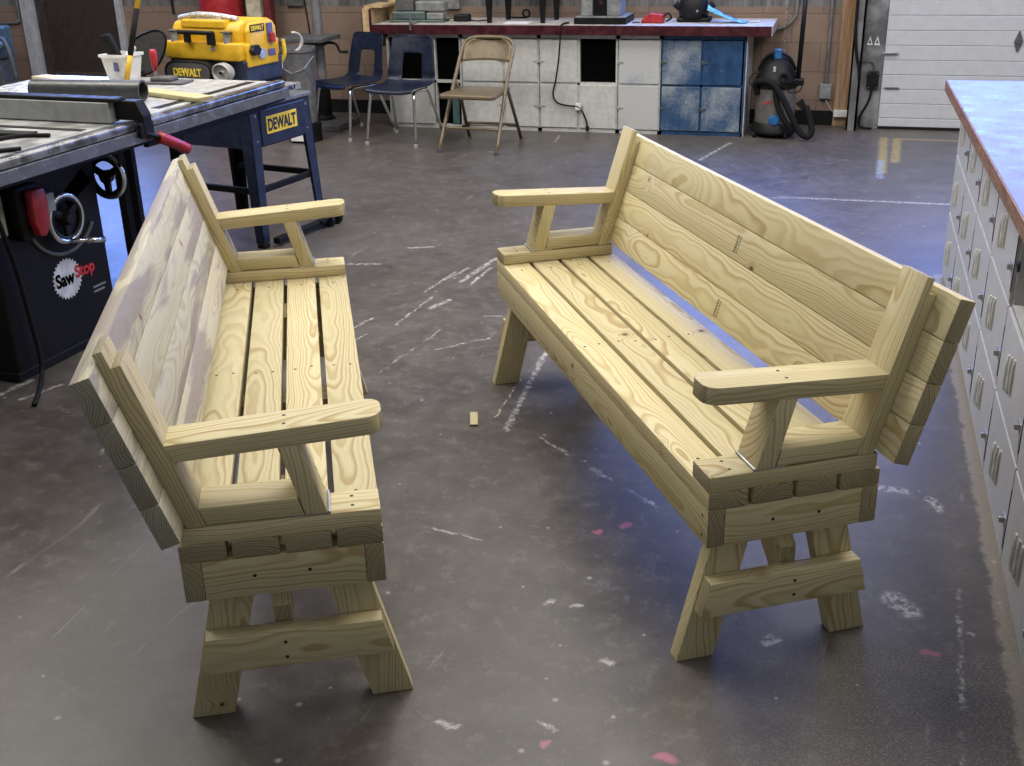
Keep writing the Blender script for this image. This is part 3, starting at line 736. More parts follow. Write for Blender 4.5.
# things on the worktop
ZT = 29.0
bx = thing('plywood_box', 'plywood box with red front edge at the worktop left end', 'box', (-132.8,322,0))
MB().box((-1.0,-8.9,22),(1.0,9,33.4)).build('side', PLY, bx)
MB().box((1.0,-9.2,25.5),(1.75,-8.95,33.2), bev=.1).build('red_batten', REDED, bx)
MB().box((-1.0,-7.5,33.4),(4.5,3.5,34.0)).build('top', PLY, bx)
tag(MB().box((-130.9,326,29.02),(-127.6,329,48), bev=.12).build('wood_post', PLY), 'upright wooden post at the left end of the worktop', 'post')
ss = thing('scroll_saw', 'low teal bench machine on the worktop left end', 'machine', (-119.8,321,ZT))
MB().box((-8.3,-2.6,0),(8.3,3,.7), bev=.2).build('base', TEAL, ss)
MB().box((-7.6,-2.0,.6),(2.6,2.4,3.0), bev=.5).build('body', TEAL, ss)
MB().box((3.0,-1.8,.7),(8.0,2.2,2.6), bev=.3).build('motor_cover', GMET, ss)
MB().box((-6.5,-1.4,3.0),(-1,1.8,6.4), bev=.4).build('arm', GREYD, ss)
MB().box((-.5,-1.2,3.0),(8.2,2.8,5.6), bev=.3).build('cover', GMET, ss)
MB().cyl((0.6,-8.75,-1.4),(.6,-8.75,3.0), .3, n=10).box((.2,-8.8,.15),(1.0,-2.4,.6)).build('clamp_screw', STEEL, ss)
adp = thing('power_adapter', 'small black adapter with thin cord beside the teal machine', 'adapter', (-107,322.5,ZT))
MB().box((-2.4,-1.4,0),(2.2,1.4,2.0), bev=.35).build('body', BLACKP, adp)
MB().tube(smoothpath([(2,0,.4),(4.4,-.6,.2),(6.2,.8,.2),(8.5,0,.2)]), .16, 6).build('cord', BLACKR, adp)
MB().tube(smoothpath([(-2.2,0,.6),(-3.6,-.6,.9),(-4.6,-1,.2)]), .16, 6).build('plug_cord', BLACKR, adp)
st = thing('work_stool', 'black stool with four tapered legs standing on the worktop', 'stool', (-89.4,323,ZT))
for (fx, fy) in ((-8.4,-4.6),(7.0,-4.6),(-5.6,4.8),(8.6,4.8)):
    ax = fx*.86; 
    MB().prism([(-.55,0),(.55,0),(1.3,13),(-1.3,13)], -.5, .5, Matrix(((1,0,0,fx),(0,0,1,fy),(0,1,0,0),(0,0,0,1)))).build('leg', BLACKM, st)
MB().box((-10,-6,13),(10.2,6.2,15), bev=.6).build('seat', BLACKP, st)
tag(MB().box((-93.5,317,ZT),(-86.5,322,ZT+.12)).build('paper_sheet', PAPER), 'white paper lying on the worktop under the black stool', 'paper')
tg = tag(MB().ring(1.0,.3,FR((-90.6,331.2,ZT+1.35),(1,0,0),(0,0,1)),18,6).tube(smoothpath([(-90.6,331.2,ZT+.28),(-93,330.8,ZT+.28),(-96,331.4,ZT+.28)]),.25,6).build('cord_coil', BLACKR), 'black coiled cord on the worktop behind stool legs', 'cord')
mg = thing('bench_machine', 'grey machine on a black plinth on the middle of worktop', 'machine', (-65.8,322,ZT))
MB().box((-7.2,-6.4,.0),(7.2,6.0,1.7), bev=.15).build('plinth', BLACKM, mg)
MB().box((-7.0,-6.2,1.7),(7.0,5.8,2.0), bev=.1).build('plinth_top', GMET, mg)
MB().box((-5.6,-5.0,2.0),(-2.4,4,14), bev=.3).build('left_column', GMET, mg)
MB().box((1.6,-5.0,2.0),(5.2,4,14), bev=.3).build('right_column', GMET, mg)
MB().box((-2.4,-3.8,2.0),(1.6,3,14)).build('dark_core', BLACKM, mg)
MB().box((-.7,-4.0,4.8),(.1,-3.7,5.8), bev=.1).build('red_switch', REDED, mg)
rc = thing('battery_charger', 'red wedge-shaped charger on the worktop near black case', 'charger', (-52.4,321,ZT))
MB().prism([(-2.9,0),(3.2,0),(3.2,2.3),(-.4,2.7),(-2.6,1.0)], -2, 2, Matrix(((1,0,0,0),(0,0,-1,0),(0,1,0,0),(0,0,0,1))), bev=.3).build('body', RED, rc)
MB().tube(smoothpath([(3,0,1.6),(4.2,.5,2.4),(5.0,.8,1.2),(3.6,1,.3)]), .25, 6).build('cord', BLACKR, rc)
MB().box((-5.2,-1.6,0),(-3.2,-.9,.4), bev=.1).build('probe', GREYD, rc)
bk = thing('router_case', 'black bulky power tool on the worktop left of blue bag', 'power tool', (-41.6,325,ZT))
MB().box((-4.4,-3,0),(4.6,3,1.2), bev=.4).build('base', BLACKP, bk)
MB().lathe([(0,0),(3.9,0),(4.1,2),(3.7,4.4),(2.6,6.5),(2.2,12),(0,12.2)], Matrix.Translation((-.2,0,1.0))).build('motor', BLACKP, bk, smooth=True)
for sx in (-1,1): MB().cyl((sx*3.2,-.5,2.8),(sx*5.2,-.6,4.6), .75, .95).build('handle', BLACKP, bk)
MB().cyl((1.2,-3.4,3.0),(1.2,-3.9,3.0), .35, n=10).build('lever', STEEL, bk)
bg = MB()
gx = 10
vv = []
for j in range(5):
    for i in range(gx+1):
        u = i/gx; vv.append(bg.bm.verts.new((-37.5+u*10.5, 319.2+j*1.2, ZT+.2+4.4*(1-u)**1.4*(1-.12*abs(j-2))+.12*math.sin(i*2.1+j))))
for j in range(4):
    for i in range(gx): bg.bm.faces.new((vv[j*(gx+1)+i], vv[j*(gx+1)+i+1], vv[(j+1)*(gx+1)+i+1], vv[(j+1)*(gx+1)+i]))
bo = bg.build('blue_bag', BLUEP, smooth=True); bo.modifiers.new('s', 'SOLIDIFY').thickness = .2*I
tag(bo, 'blue and white printed bag sloping off the black tool', 'bag')
tag(MB().tube([(-26.5,321,ZT+.25),(-23.6,322,ZT+.3)], .22, 6).build('drill_bit', STEEL), 'small steel rod on the worktop right end by blue bag', 'rod')
tag(MB().tube(smoothpath([(-75.0,318,ZT+.2),(-75.6,314.2,ZT+.3),(-75.9,312.3,28.6),(-76.0,312.2,26),(-76.6,312.6,20),(-77.8,313.6,14),(-78.6,314,10.5),(-77.4,314,8.2),(-74,314,7.4),(-71.6,313.7,7.3),(-70.4,313.9,6.2),(-69.2,314.2,3.4),(-68.9,314.2,1.6)]), .24, 8).build('hanging_cord', BLACKR, smooth=True), 'black cord hanging from the worktop across white cabinet doors', 'cord')
tag(MB().box((-72.2,313.55,6.3),(-70.7,314.8,8.1), bev=.15).build('cord_tap', WHITE), 'small white outlet tap on the hanging black cord', 'outlet')
tag(MB().box((-69.3,313.8,.5),(-68.5,314.8,1.9), bev=.15).build('cord_plug', BLACKP), 'black plug at the lower end of the hanging cord', 'plug')

# ---------------------------------------------------------------- chairs
def student_chair(label, loc, rz):
    t = thing('student_chair', label, 'chair', loc, rz, 'navy student chairs')
    # side profile of the moulded shell: (y, z, half width); front is -y
    prof = [(-8.4,13.6,6.9),(-8.2,14.4,7.3),(-6.5,14.75,7.5),(-2,14.5,7.5),(2,14.4,7.5),(4.6,14.9,7.5),(5.8,16.0,7.4),(6.3,17.8,7.2),(6.8,20,7.0),(7.3,22.5,6.7),(7.9,25,6.4),(8.25,26.3,6.25),(8.4,26.9,5.6),(8.5,27.2,4.4)]
    P = smoothpath([(a,b,c) for a,b,c in prof], 3)
    nu = 10; bm = MB(); g = []
    for k, p in enumerate(P):
        row = []
        for i in range(nu+1):
            u = -1+2*i/nu
            seat = 1 if p.z < 15.5 else 0
            dz = .5*abs(u)**3*max(0,min(1,(17.5-p.y)/3)); dy = -.8*abs(u)**2.5*min(1,max(0,(p.y-15.0)/3))
            row.append(bm.bm.verts.new((u*p.z*0+u*Vector(p)[2]*0+u*hw(p), p.x+dy, p.y+dz)))
        g.append(row)
    for k in range(len(P)-1):
        for i in range(nu):
            zc = (P[k].y+P[k+1].y)/2; u = (-1+2*(i+.5)/nu)
            if 15.7 < zc < 22.4 and abs(u) < .41: continue
            bm.bm.faces.new((g[k][i], g[k][i+1], g[k+1][i+1], g[k+1][i]))
    sh = bm.build('shell', NAVYP, t, smooth=True)
    so = sh.modifiers.new('thick', 'SOLIDIFY'); so.thickness = .32*I; so.offset = 0
    sb = sh.modifiers.new('round', 'SUBSURF'); sb.levels = 1; sb.render_levels = 2
    for sx in (-1,1):
        MB().tube(smoothpath([(sx*5.2,1,13.7),(sx*5.6,-4.2,13.7),(sx*6.2,-5.8,13.3),(sx*6.6,-6.6,12.0),(sx*7.4,-8.4,1.0)],4), .42, 10).build('leg', CHROME, t, smooth=True)
        MB().lathe([(0,0),(.5,0),(.52,.8),(.44,1.1)], Matrix.Translation((sx*7.42,-8.5,0)), 12).build('leg_glide', GREYL, t)
        MB().tube(smoothpath([(sx*5.2,-1,13.7),(sx*5.4,2.6,13.5),(sx*5.8,4.2,12.6),(sx*7.2,8.9,1.0)],4), .42, 10).build('leg', CHROME, t, smooth=True)
        MB().lathe([(0,0),(.5,0),(.52,.8),(.44,1.1)], Matrix.Translation((sx*7.22,9.0,0)), 12).build('leg_glide', GREYL, t)
    return t
def hw(p): return p.z
student_chair('navy moulded chair on the left, turned beside the drill press', (-134.4,303.2,0), math.radians(-25))
student_chair('navy moulded chair between the other navy chair and folding chair', (-116.4,296.4,0), math.radians(-6))

fc = thing('folding_chair', 'tan metal folding chair in front of the white cabinets', 'chair', (-92.7,291.0,0), math.radians(-5))
pts = [(-8.2,-9.6,0.4)]
for sx in (-1,):
    pass
left = [(-8.1,-9.6,.5),(-7.6,-1.8,13),(-7.4,1.5,18),(-7.3,6.2,24.2),(-6.9,7.3,25.8),(-5.6,7.8,26.9),(-3.2,8.0,27.4)]
right = [(-x,y,z) for x,y,z in left][::-1]
MB().tube(smoothpath(left+right, 4), .5, 10).build('front_frame', TAN, fc, smooth=True)
for sx in (-1,1):
    MB().tube([(sx*7.0,1.0,16.6),(sx*7.0,2.6,14.5),(sx*7.7,10.0,.5)], .45, 10).build('rear_leg', TAN, fc, smooth=True)
    for (x,y) in ((sx*8.1,-9.6),(sx*7.72,10.1)): MB().lathe([(0,0),(.62,0),(.62,1.0),(.5,1.3)], Matrix.Translation((x,y,0)), 12).build('foot_cap', GREYD if y < 0 else TAN, fc)
MB().tube(smoothpath([(-7.85,-5.9,4.2),(-7.2,-5.6,5.4),(-6.0,-5.5,5.8),(6.0,-5.5,5.8),(7.2,-5.6,5.4),(7.85,-5.9,4.2)],4), .38, 8).build('front_bar', TAN, fc, smooth=True)
MB().tube(smoothpath([(-7.5,8.8,3.4),(-6.9,8.5,4.4),(-5.8,8.4,4.7),(5.8,8.4,4.7),(6.9,8.5,4.4),(7.5,8.8,3.4)],4), .38, 8).build('rear_bar', TAN, fc, smooth=True)
m = MB(); g = []
for k in range(9):
    v = k/8; row = []
    for i in range(13):
        u = -1+2*i/12; wv = 7.2 if v < .45 else 7.2-3.4*((v-.45)/.55)**2.6
        row.append(m.bm.verts.new((u*wv, 4.6+2.9*v+1.3*(1-u*u), 21.4+5.8*v+.5*(1-v)*(1-u*u))))
    g.append(row)
for k in range(8):
    for i in range(12): m.bm.faces.new((g[k][i],g[k][i+1],g[k+1][i+1],g[k+1][i]))
b_ = m.build('backrest', TAN, fc, smooth=True); b_.modifiers.new('t','SOLIDIFY').thickness = .25*I
m = MB(); m.prism([(-7.9,-8.8),(-6.9,-10.0),(6.9,-10.0),(7.9,-8.8),(7.0,-1),(6.7,5.2),(-6.7,5.2),(-7.0,-1)], 13.9, 15.1, bev=.4, seg=3)
b_ = m.build('seat', TAN, fc, auto=40)

# ---------------------------------------------------------------- shop vacuum
v = thing('shop_vacuum', 'black and grey shop vacuum beside the blue cabinet', 'vacuum', (-18.2,318.6,0))
MB().lathe([(0,2.2),(5.0,2.2),(5.3,3.0),(5.2,13.2),(0,13.2)]).build('tank', VACT, v, auto=40)
MB().lathe([(0,1.0),(5.6,1.0),(6.0,1.6),(5.6,3.6),(5.3,4.0),(0,4.0)]).build('base', BLACKP, v, auto=40)
for a in (35,125,215,305):
    c_ = Vector((6.0*math.cos(math.radians(a)), 6.0*math.sin(math.radians(a)), .75))
    MB().cyl(c_+Vector((-.35,0,0)), c_+Vector((.35,0,0)), .75, n=14).build('caster', BLACKR, v)
MB().lathe([(5.5,13.0),(5.9,13.5),(5.8,15.0),(5.0,16.6),(4.4,18.5),(3.4,20.0),(2.0,21.0),(0,21.2)]).build('motor_head', BLACKP, v, auto=50)
MB().tube(smoothpath([(-4.8,-1,17.6),(-3.2,-1.6,20.6),(-1,-1.8,21.9),(1,-1.8,21.9),(3.2,-1.6,20.6),(4.8,-1,17.6)]), .4, 8).build('carry_handle', BLACKP, v, smooth=True)
MB().box((-.9,-2.6,20.3),(1.0,-1.2,23.0), bev=.3).build('latch', VACB, v)
MB().lathe([(0,0),(1.35,0),(1.45,.5),(1.1,.9),(0,1.0)], FR((.3,-5.0,5.0),(1,0,0),(0,0,1)) , 20).build('drain_cap', VACB, v, auto=40)
MB().lathe([(1.0,0),(1.3,0),(1.3,1.2),(.9,1.2),(.9,.2),(0,.2)], FR((2.2,-4.6,16.0),(1,0,0),(0,0,1)), 18).build('inlet', BLACKP, v, auto=40)
MB().box((-.8,-5.0,17.4),(-.1,-4.5,18.8), bev=.1).build('switch', GREYL, v)
text('label_lettering', 'SHOP VAC', FR((-.6,-5.36,9.6),(1,0,0),(0,0,1)), 4.6, .9, REDT, v, .06)
hp = smoothpath([(-4.6,-3.0,11.5),(-5.2,-4.2,14.2),(-3.4,-5.6,15.2),(-.6,-6.4,14.6),(2.0,-6.9,11.4),(4.4,-7.2,7.2),(6.6,-7.4,3.2),(8.2,-7.4,1.6),(9.6,-7.2,1.4),(10.2,-6.6,3.0),(9.4,-6.0,6.0),(8.2,-5.6,9.0)], 8)
MB().tube(hp, .82, 12).build('hose', BLACKR, v, smooth=True)
MB().tube(smoothpath([(.2,-5.6,13.4),(.3,-6.0,11.4),(1.6,-6.4,7.6),(4.2,-6.6,3.8),(6.0,-6.4,2.6)], 6), .72, 12).build('hose_return', BLACKR, v, smooth=True)
MB().prism([(-.7,0),(.7,0),(1.1,2.6),(-1.1,2.6)], -.4, .4, FR((8.0,-5.5,8.2),(.7,0,.55),(-.3,0,.8)), bev=.1).build('nozzle', BLACKP, v)
MB().tube(smoothpath([(-3.5,-3,17.0),(-6.2,-3,16.5),(-6.8,-3.2,14.4),(-5.6,-3.6,13.6)]), .16, 6).build('cord', BLACKR, v)
MB().tube(smoothpath([(2.4,-5.4,14.0),(4.0,-5.6,12.4),(6.2,-4.6,12.6),(6.8,-3.4,14.2),(5.4,-4.6,15.4),(3.0,-5.4,14.6)]), .16, 6).build('cord_loop', BLACKR, v)
MB().box((4.4,-3.6,13.8),(7.2,-1.0,15.6), bev=.4).build('wand_holder', BLACKP, v)
MB().tube([(5.6,-2.4,15.2),(6.2,-1.5,44)], .62, 12).build('wand', BLACKP, v, smooth=True)

# ---------------------------------------------------------------- drill press, bins and things behind the planer
dp = thing('drill_press', 'grey floor drill press standing left of the navy chairs', 'drill press', (-148.4,314,0))
MB().box((-7,-9.5,0),(8.5,6,1.9), bev=.35).build('base', GREYD, dp)
MB().lathe([(0,1.9),(3.0,1.9),(3.0,2.4),(2.2,3.2),(2.1,11.5),(1.55,12.0),(0,12.0)]).build('collar', BLACKM, dp, auto=40)
MB().cyl((0,0,12),(0,0,62), 1.45).build('column', TRIMM, dp, smooth=False)
MB().prism([(-7.6,-11.5),(6.4,-11.5),(6.4,1.5),(-7.6,1.5)], 25.0, 26.2, bev=.2).lathe([(0,23),(2.2,23),(2.6,25),(0,25)]).box((-1.2,-8,23.6),(1.2,0,25)).build('table', GREYD, dp)
MB().tube(smoothpath([(1.8,-3,24.2),(6.2,-4,24.2),(7.4,-4,23.6),(8.0,-4,22.2),(8.4,-4,21.8),(10.6,-4,21.8)],4), .4, 8).build('crank', BLACKM, dp)
MB().box((-3.4,-8,54),(3.4,6,66), bev=1).build('head', GMET, dp)
MB().tube(smoothpath([(-2.0,-2,60),(-2.6,-2,40),(-1.8,-2.2,30),(-1.6,-2,26.5)]), .25, 6).build('cable', BLACKR, dp)
tb = thing('trash_bin', 'grey plastic bin with a bag behind the yellow planer', 'bin', (-144.4,292,0))
MB().lathe([(0,5),(3.6,5),(4.3,24),(4.7,24.2),(4.7,25.2),(4.1,25.2),(4.0,24.0),(3.3,6),(0,6)]).build('pail', plain('bin_grey', (.13,.13,.13), .5), tb, auto=40)
MB().lathe([(0,0),(4.6,0),(4.6,5),(4.2,5.2),(0,5.2)]).build('stand', BLACKM, tb, auto=40)
MB().tube([( -4.6,-.6,23),(-3.2,-3.8,20),(0,-5.0,18.8),(3.2,-3.8,20),(4.6,-.6,23)], .16, 6).build('bail', STEEL, tb)
MB().box((-2.2,-5.2,.6),(3.4,-4.4,7.6), bev=.2).build('tag_board', PAPER, tb)
rb = tag(MB().lathe([(0,0),(6.3,0),(6.6,1),(6.6,12),(6.3,13),(6.6,14),(6.6,46),(6.3,47),(0,47)], Matrix.Translation((-185.5,326,0))).build('red_drum', RED, auto=40), 'red drum against the wall behind the yellow planer', 'drum')
tag(MB().box((-177.2,326,0),(-172.4,330.5,62), bev=.2).build('wood_post', plain('pale_post', (.50,.46,.34), .6)), 'pale upright wooden post behind the yellow planer', 'post')
tag(MB().box((-171.8,327,0),(-169.6,330,60), bev=.2).build('red_bar', plain('dark_red_bar', (.16,.02,.025), .5)), 'dark red upright bar beside pale post behind planer', 'bar')
lv = thing('bench_mixer', 'blue-grey machine head with lever at the far left edge', 'machine', (-262,318,0))
MB().box((-10,-4,0),(2.2,4,17.5), bev=.5).build('pedestal', GREYD, lv)
MB().box((-9,-3.5,17.5),(3.0,3.5,27.5), bev=.8).build('head', TEAL, lv)
MB().tube(smoothpath([(3.0,-3,24.0),(5.0,-3.5,23.2),(6.6,-3.8,19.0),(7.4,-4,11.5)]), .75, 10, ).build('lever', GREYD, lv, smooth=True)
MB().lathe([(0,0),(1.5,0),(1.5,1.8),(0,2.0)], FR((4.0,-4.5,22.0),(1,0,0),(0,0,1)), 16).build('hub', TEAL, lv)

# ---------------------------------------------------------------- table saw
SZ = math.atan2(.997,.075)
saw = thing('table_saw', 'black cabinet table saw at the left edge with red paddle switch', 'table saw', (-107.0,145.0,0), SZ)
# local: x right along the rail, y toward the back, -y faces the operator
MB().box((-22,0,.8),(0,20,29.5), bev=.35).box((-22.4,-.3,0),(.3,20.3,1.4), bev=.2).build('cabinet', BLACKM, saw)
MB().box((-50,-7.2,31.4),(4.5,20,33.0), bev=.12).box((-20,-4,29.3),(-1,18,31.5)).build('table', CAST, saw)
MB().box((4.7,-7.2,32.0),(38.6,20,33.0), bev=.1).build('extension_table', plain('extension_laminate', (.40,.40,.39), .4, var=.2, wear=((.22,.22,.22), .3, .62)), saw)
MB().box((4.7,-6.8,28.2),(38.2,-6.0,32.0)).box((4.7,18.6,28.2),(38.2,19.4,32.0)).box((37.4,-6.0,28.2),(38.2,18.6,32.0)).build('extension_apron', BLACKM, saw)
MB().box((-52,-8.6,29.6),(40,-7.3,32.6)).box((-52,-9.6,29.6),(40,-7.4,30.1)).build('front_rail', BLACKM, saw)
MB().box((-52,-10.9,30.3),(39.5,-8.9,32.0), bev=.1).build('rail_face', plain('blue_lit_rail', (.22,.23,.26), .22, .7, var=.1), saw)  # base colour tinted blue to carry the window light reflected on the rail
MB().box((-52,-10.6,32.05),(39,-9.0,33.3), bev=.35, seg=3).build('rail_tube', plain('mottled_tube', (.22,.22,.22), .25, .75, var=.5, scale=.35), saw, auto=50)  # grey metal, strongly mottled in lighter and darker patches
MB().box((-26,-6.2,33.0),(-24.8,19,33.08)).box((-8.5,-6.2,33.0),(-7.3,19,33.08)).build('mitre_slot', BLACKM, saw)
MB().box((10,-5.8,33.0),(37,-4.2,33.06)).build('dark_slot', BLACKM, saw)
MB().box((21,9.8,0),(22.2,11.2,31), bev=.1).build('leg', BLACKM, saw)
MB().box((33,9,0),(35.0,11.0,31), bev=.1).build('leg', BLACKM, saw)
fw = thing('rip_fence', 'long grey-faced rip fence lying across the table saw', 'fence', (-107.0,145.0,0), SZ)
MB().box((-3.2,-7.0,33.15),(-.9,28,36.0), bev=.1).build('face', FENCE, fw)
MB().box((-3.0,-8.4,36.0),(-.7,28,36.6), bev=.2).build('cap', BLACKM, fw)
MB().prism([(-9.4,31.2),(-9.4,34.2),(-8.4,36.2),(-4.7,36.2),(-4.7,33.45),(-8.58,33.45),(-8.58,31.2)], -1.9, .1, Matrix(((0,0,1,0),(1,0,0,-2.4),(0,1,0,0),(0,0,0,1))), bev=.2).build('end_clamp', BLACKM, fw)
MB().box((-2.6,-11.7,31.0),(.5,-11.1,33.2), bev=.25).build('clamp_plate', BLACKM, fw)
MB().tube(smoothpath([(-1.4,-11.5,31.6),(.2,-11.7,31.0),(1.6,-11.8,30.4)]), .38, 8).build('lever', BLACKM, fw)
MB().tube(smoothpath([(1.2,-11.8,30.6),(4,-11.9,29.3),(7.0,-12.0,27.8)],4), .85, 12, ).build('red_grip', RED, fw, smooth=True)
def wheel(par, M, R, name='handwheel'):
    w = MB().ring(R, .42, M, 40, 10).build(name, CHROME, par, smooth=True)
    h = MB().lathe([(0,-.5),(R*.34,-.5),(R*.30,.7),(R*.22,1.0),(0,1.0)], M, 24)
    for k in range(3):
        a = 2*pi*k/3+.5; c_, s_ = math.cos(a), math.sin(a)
        h.prism([(R*.2*c_-.55*s_, R*.2*s_+.55*c_),(R*.2*c_+.55*s_, R*.2*s_-.55*c_),(R*.95*c_+.4*s_, R*.95*s_-.4*c_),(R*.95*c_-.4*s_, R*.95*s_+.4*c_)], -.35, .25, M, bev=.08)
    h.ring(R*.88, .42, M, 32, 8)
    h.build('hub', BLACKP, w, auto=40)
    return w
w = wheel(saw, FR((-9.3,-1.6,20.6),(1,0,0),(0,0,1)), 3.3)
MB().tube([(-9.4,-2.0,17.3),(-7.4,-3.4,17.0)], .30, 8).cyl((-7.6,-3.3,17.0),(-4.9,-4.0,16.4), .42, .5).build('crank_handle', CHROME, w, smooth=True)
MB().ring(7.3, .32, FR((-8.4,-.1,22.4),(1,0,0),(0,0,1)), 26, 8, math.radians(205), math.radians(325)).build('tilt_arc', GREYD, saw, smooth=True)
MB().prism([(-3.2,0),(3.2,0),(2.4,2.6),(-2.6,2.2)], 0, .06, FR((-3.8,-.02,22.8),(.9,0,.42),(-.42,0,.9))).build('arc_window', DEEPBLK, saw)
w = wheel(saw, FR((1.4,-1.0,24.2),(0,1,0),(0,0,1)), 3.1, 'tilt_wheel')
sw = MB().box((-18.4,-2.2,19.5),(-14.2,-.2,27.0), bev=.4).build('switch_box', BLACKM, saw)
MB().prism([(-1.4,3.2),(1.2,3.2),(1.5,1.2),(1.2,-2.2),(.2,-3.4),(-1.0,-3.2),(-1.6,-1.2)], 0, 1.4, FR((-15.6,-2.2,23.2),(1,0,0),(0,0,1)), bev=.35).build('red_paddle', RED, sw, auto=40)
MB().box((-14.1,-3.0,22.6),(-12.2,-2.0,25.2), bev=.15).build('key_plate', GMET, sw)
MB().box((-21.4,-.4,20.6),(-19.2,.0,26.2), bev=.1).build('data_plate', plain('cream_plate', (.42,.40,.34), .5), saw)
# round saw blade emblem with the name across it
pts = []
for k in range(28):
    a = 2*pi*k/28; pts += [(2.85*math.cos(a), 2.85*math.sin(a)), (3.1*math.cos(a+.06), 3.1*math.sin(a+.06)), (2.75*math.cos(a+.16), 2.75*math.sin(a+.16))]
ML = FR((-9.4,-.03,11.4),(1,0,0),(0,0,1))
em = MB().prism(pts, 0, .04, ML).build('blade_emblem', SILV, saw)
text('lettering_saw', 'Saw', FR((-9.9,-.12,11.5),(1,0,0),(0,0,1)), 3.9, 2.1, DEEPBLK, em, .06, bold=.03)
text('lettering_stop', 'Stop', FR((-5.6,-.12,11.6),(1,0,0),(0,0,1)), 4.2, 2.5, REDT, em, .06, bold=.03)
MB().box((-4.4,-.08,7.6),(-2.0,-.02,7.9)).box((-4.4,-.08,8.3),(-1.6,-.02,8.6)).build('small_print', GMET, saw)
tag(MB().tube([Vector(p) for p in smoothpath([(-107.7,123.8,24),(-107.2,125.0,16),(-107.0,125.6,8),(-106.8,125.8,3),(-106.3,124.8,.8),(-104.5,122,.4),(-101,116,.4)])], .35, 8).build('saw_cord', BLACKR, smooth=True), 'black power cord hanging down the front of the table saw', 'cord')
# loose things on the saw table
tag(MB().box((-118,131,33.05),(-106,133,33.5), Matrix.Identity(4), bev=.1).build('push_stick', BLACKP), 'flat black push stick lying in front of the rip fence', 'push stick')
tag(MB().tube(smoothpath([(-124,121,33.3),(-116,123,33.3),(-110,126,33.3),(-107,130.5,33.3),(-103,131.5,33.3)]), .28, 8).build('black_cable', BLACKR), 'thin black cable winding over the saw table', 'cable')
tag(MB().tube(smoothpath([(-122,116,33.3),(-112,117,33.4),(-106,119,33.3),(-101,123,33.3)]), .28, 8).build('black_strap', BLACKR), 'black strap lying near the front rail of the saw', 'strap')
# outfeed table behind
of = thing('outfeed_table', 'pale outfeed table behind the table saw holding loose tools', 'table', (-107.0,145.0,0), SZ)
MB().box((-14,20.6,31.6),(37.6,38,33.0), bev=.12).build('tabletop', plain('outfeed_top', (.52,.53,.55), .28, var=.15, wear=((.30,.30,.30), .3, .62)), of)
for (x,y) in ((-11,24),(35,24),(-11,35),(35,35)): MB().box((x-.8,y-.8,0),(x+.8,y+.8,31.6)).build('leg', BLACKM, of)
MB().box((-13,21.4,28),(36.6,22.2,31.6)).box((35.8,22.2,28),(36.6,37,31.6)).build('apron', NAVY, of)
tag(MB().lathe([(1.3,9),(1.3,0),(1.6,0),(1.6,19.5),(0,19.5)], FR((-106.9,160.6,34.65),(0,0,1),(-.058,.998,0)), 24).build('black_pipe', plain('black_pipe', (.035,.035,.036), .35), auto=40), 'black plastic pipe lying on the table behind the fence', 'pipe')
lb = thing('wood_strip', 'long thin pale board lying past the black pipe', 'board', (-118.5,170.4,33.1), math.atan2(-18.7,45))
lumber('strip', PINE, lb, Matrix.Identity(4), (-24,24), (-1.5,1.5), (0,.7), bev=.05)
rcp = thing('red_clamp', 'clamp with upright red grip standing on the tabletop', 'clamp', (-114.3,178.8,33.02))
rcp.scale = (.8,.8,.8)
MB().box((-3.6,-3.0,0),(5.6,2.4,.5), bev=.15).box((-2.6,-2,.5),(2.4,1.6,1.4), bev=.3).build('base', GREYD, rcp)
MB().tube([(-2.8,1.0,1.2),(-2.8,1.0,2.6)], .28, 8).build('stem', STEEL, rcp)
MB().lathe([(0,0),(.55,0),(.8,2.0),(.85,4.0),(.6,4.5),(0,4.6)], Matrix.Translation((-2.8,1.0,2.4)), 16).build('grip', RED, rcp, smooth=True)
wbx = thing('white_bin', 'small white bin with a black tool on outfeed table', 'bin', (-125.2,182.9,33.02), math.radians(-8))
wbx.scale = (.92,.92,.95)
m = MB()
for (a,b,c,d) in ((-3.0,-3.4,-2.4,-3.1),): pass
def taper(m, w0, d0, w1, d1, z0, z1, th=.2):
    lo = [(-w0,-d0),(w0,-d0),(w0,d0),(-w0,d0)]; hi = [(-w1,-d1),(w1,-d1),(w1,d1),(-w1,d1)]
    def ring(pts, z): return [m.bm.verts.new((x,y,z)) for x,y in pts]
    def sh(pts): return [(x-math.copysign(th,x), y-math.copysign(th,y)) for x,y in pts]
    a, b, c, d = ring(lo,z0), ring(hi,z1), ring(sh(hi),z1), ring(sh(lo),z0+th)
    for A, B in ((a,b),(b,c),(c,d)):
        for k in range(4): m.bm.faces.new((A[k],A[(k+1)%4],B[(k+1)%4],B[k]))
    m.bm.faces.new(a[::-1]); m.bm.faces.new(d)
taper(m, 2.2, 2.0, 2.75, 2.7, 0, 4.3)
m.build('body', WHITE, wbx)
MB().box((-3.0,-3.0,4.1),(-2.7,3.0,4.6)).box((2.7,-3.0,4.1),(3.0,3.0,4.6)).box((-2.7,-3.0,4.1),(2.7,-2.7,4.6)).box((-2.7,2.7,4.1),(2.7,3.0,4.6)).build('rim', WHITE, wbx)
MB().box((.1,-2.62,1.6),(1.1,-2.3,3.2)).build('sticker', PURP, wbx)
ht = tag(MB().prism([(-1.0,0),(1.0,0),(1.15,4),(1.0,6.4),(-.9,6.8),(-1.2,4)], -.6,.6, FR((-125.6,183.1,34.4),(.93,0,.36),(-.42,0,.9)), bev=.25).build('hand_tool', BLACKP), 'black hand tool sticking up out of the white bin', 'hand tool')
tag(MB().tube([(-124.6,181.9,35.8),(-123.3,184.6,38.3)], .45, 8).build('silver_tool', STEEL), 'silver tool lying in the white bin beside black tool', 'tool')
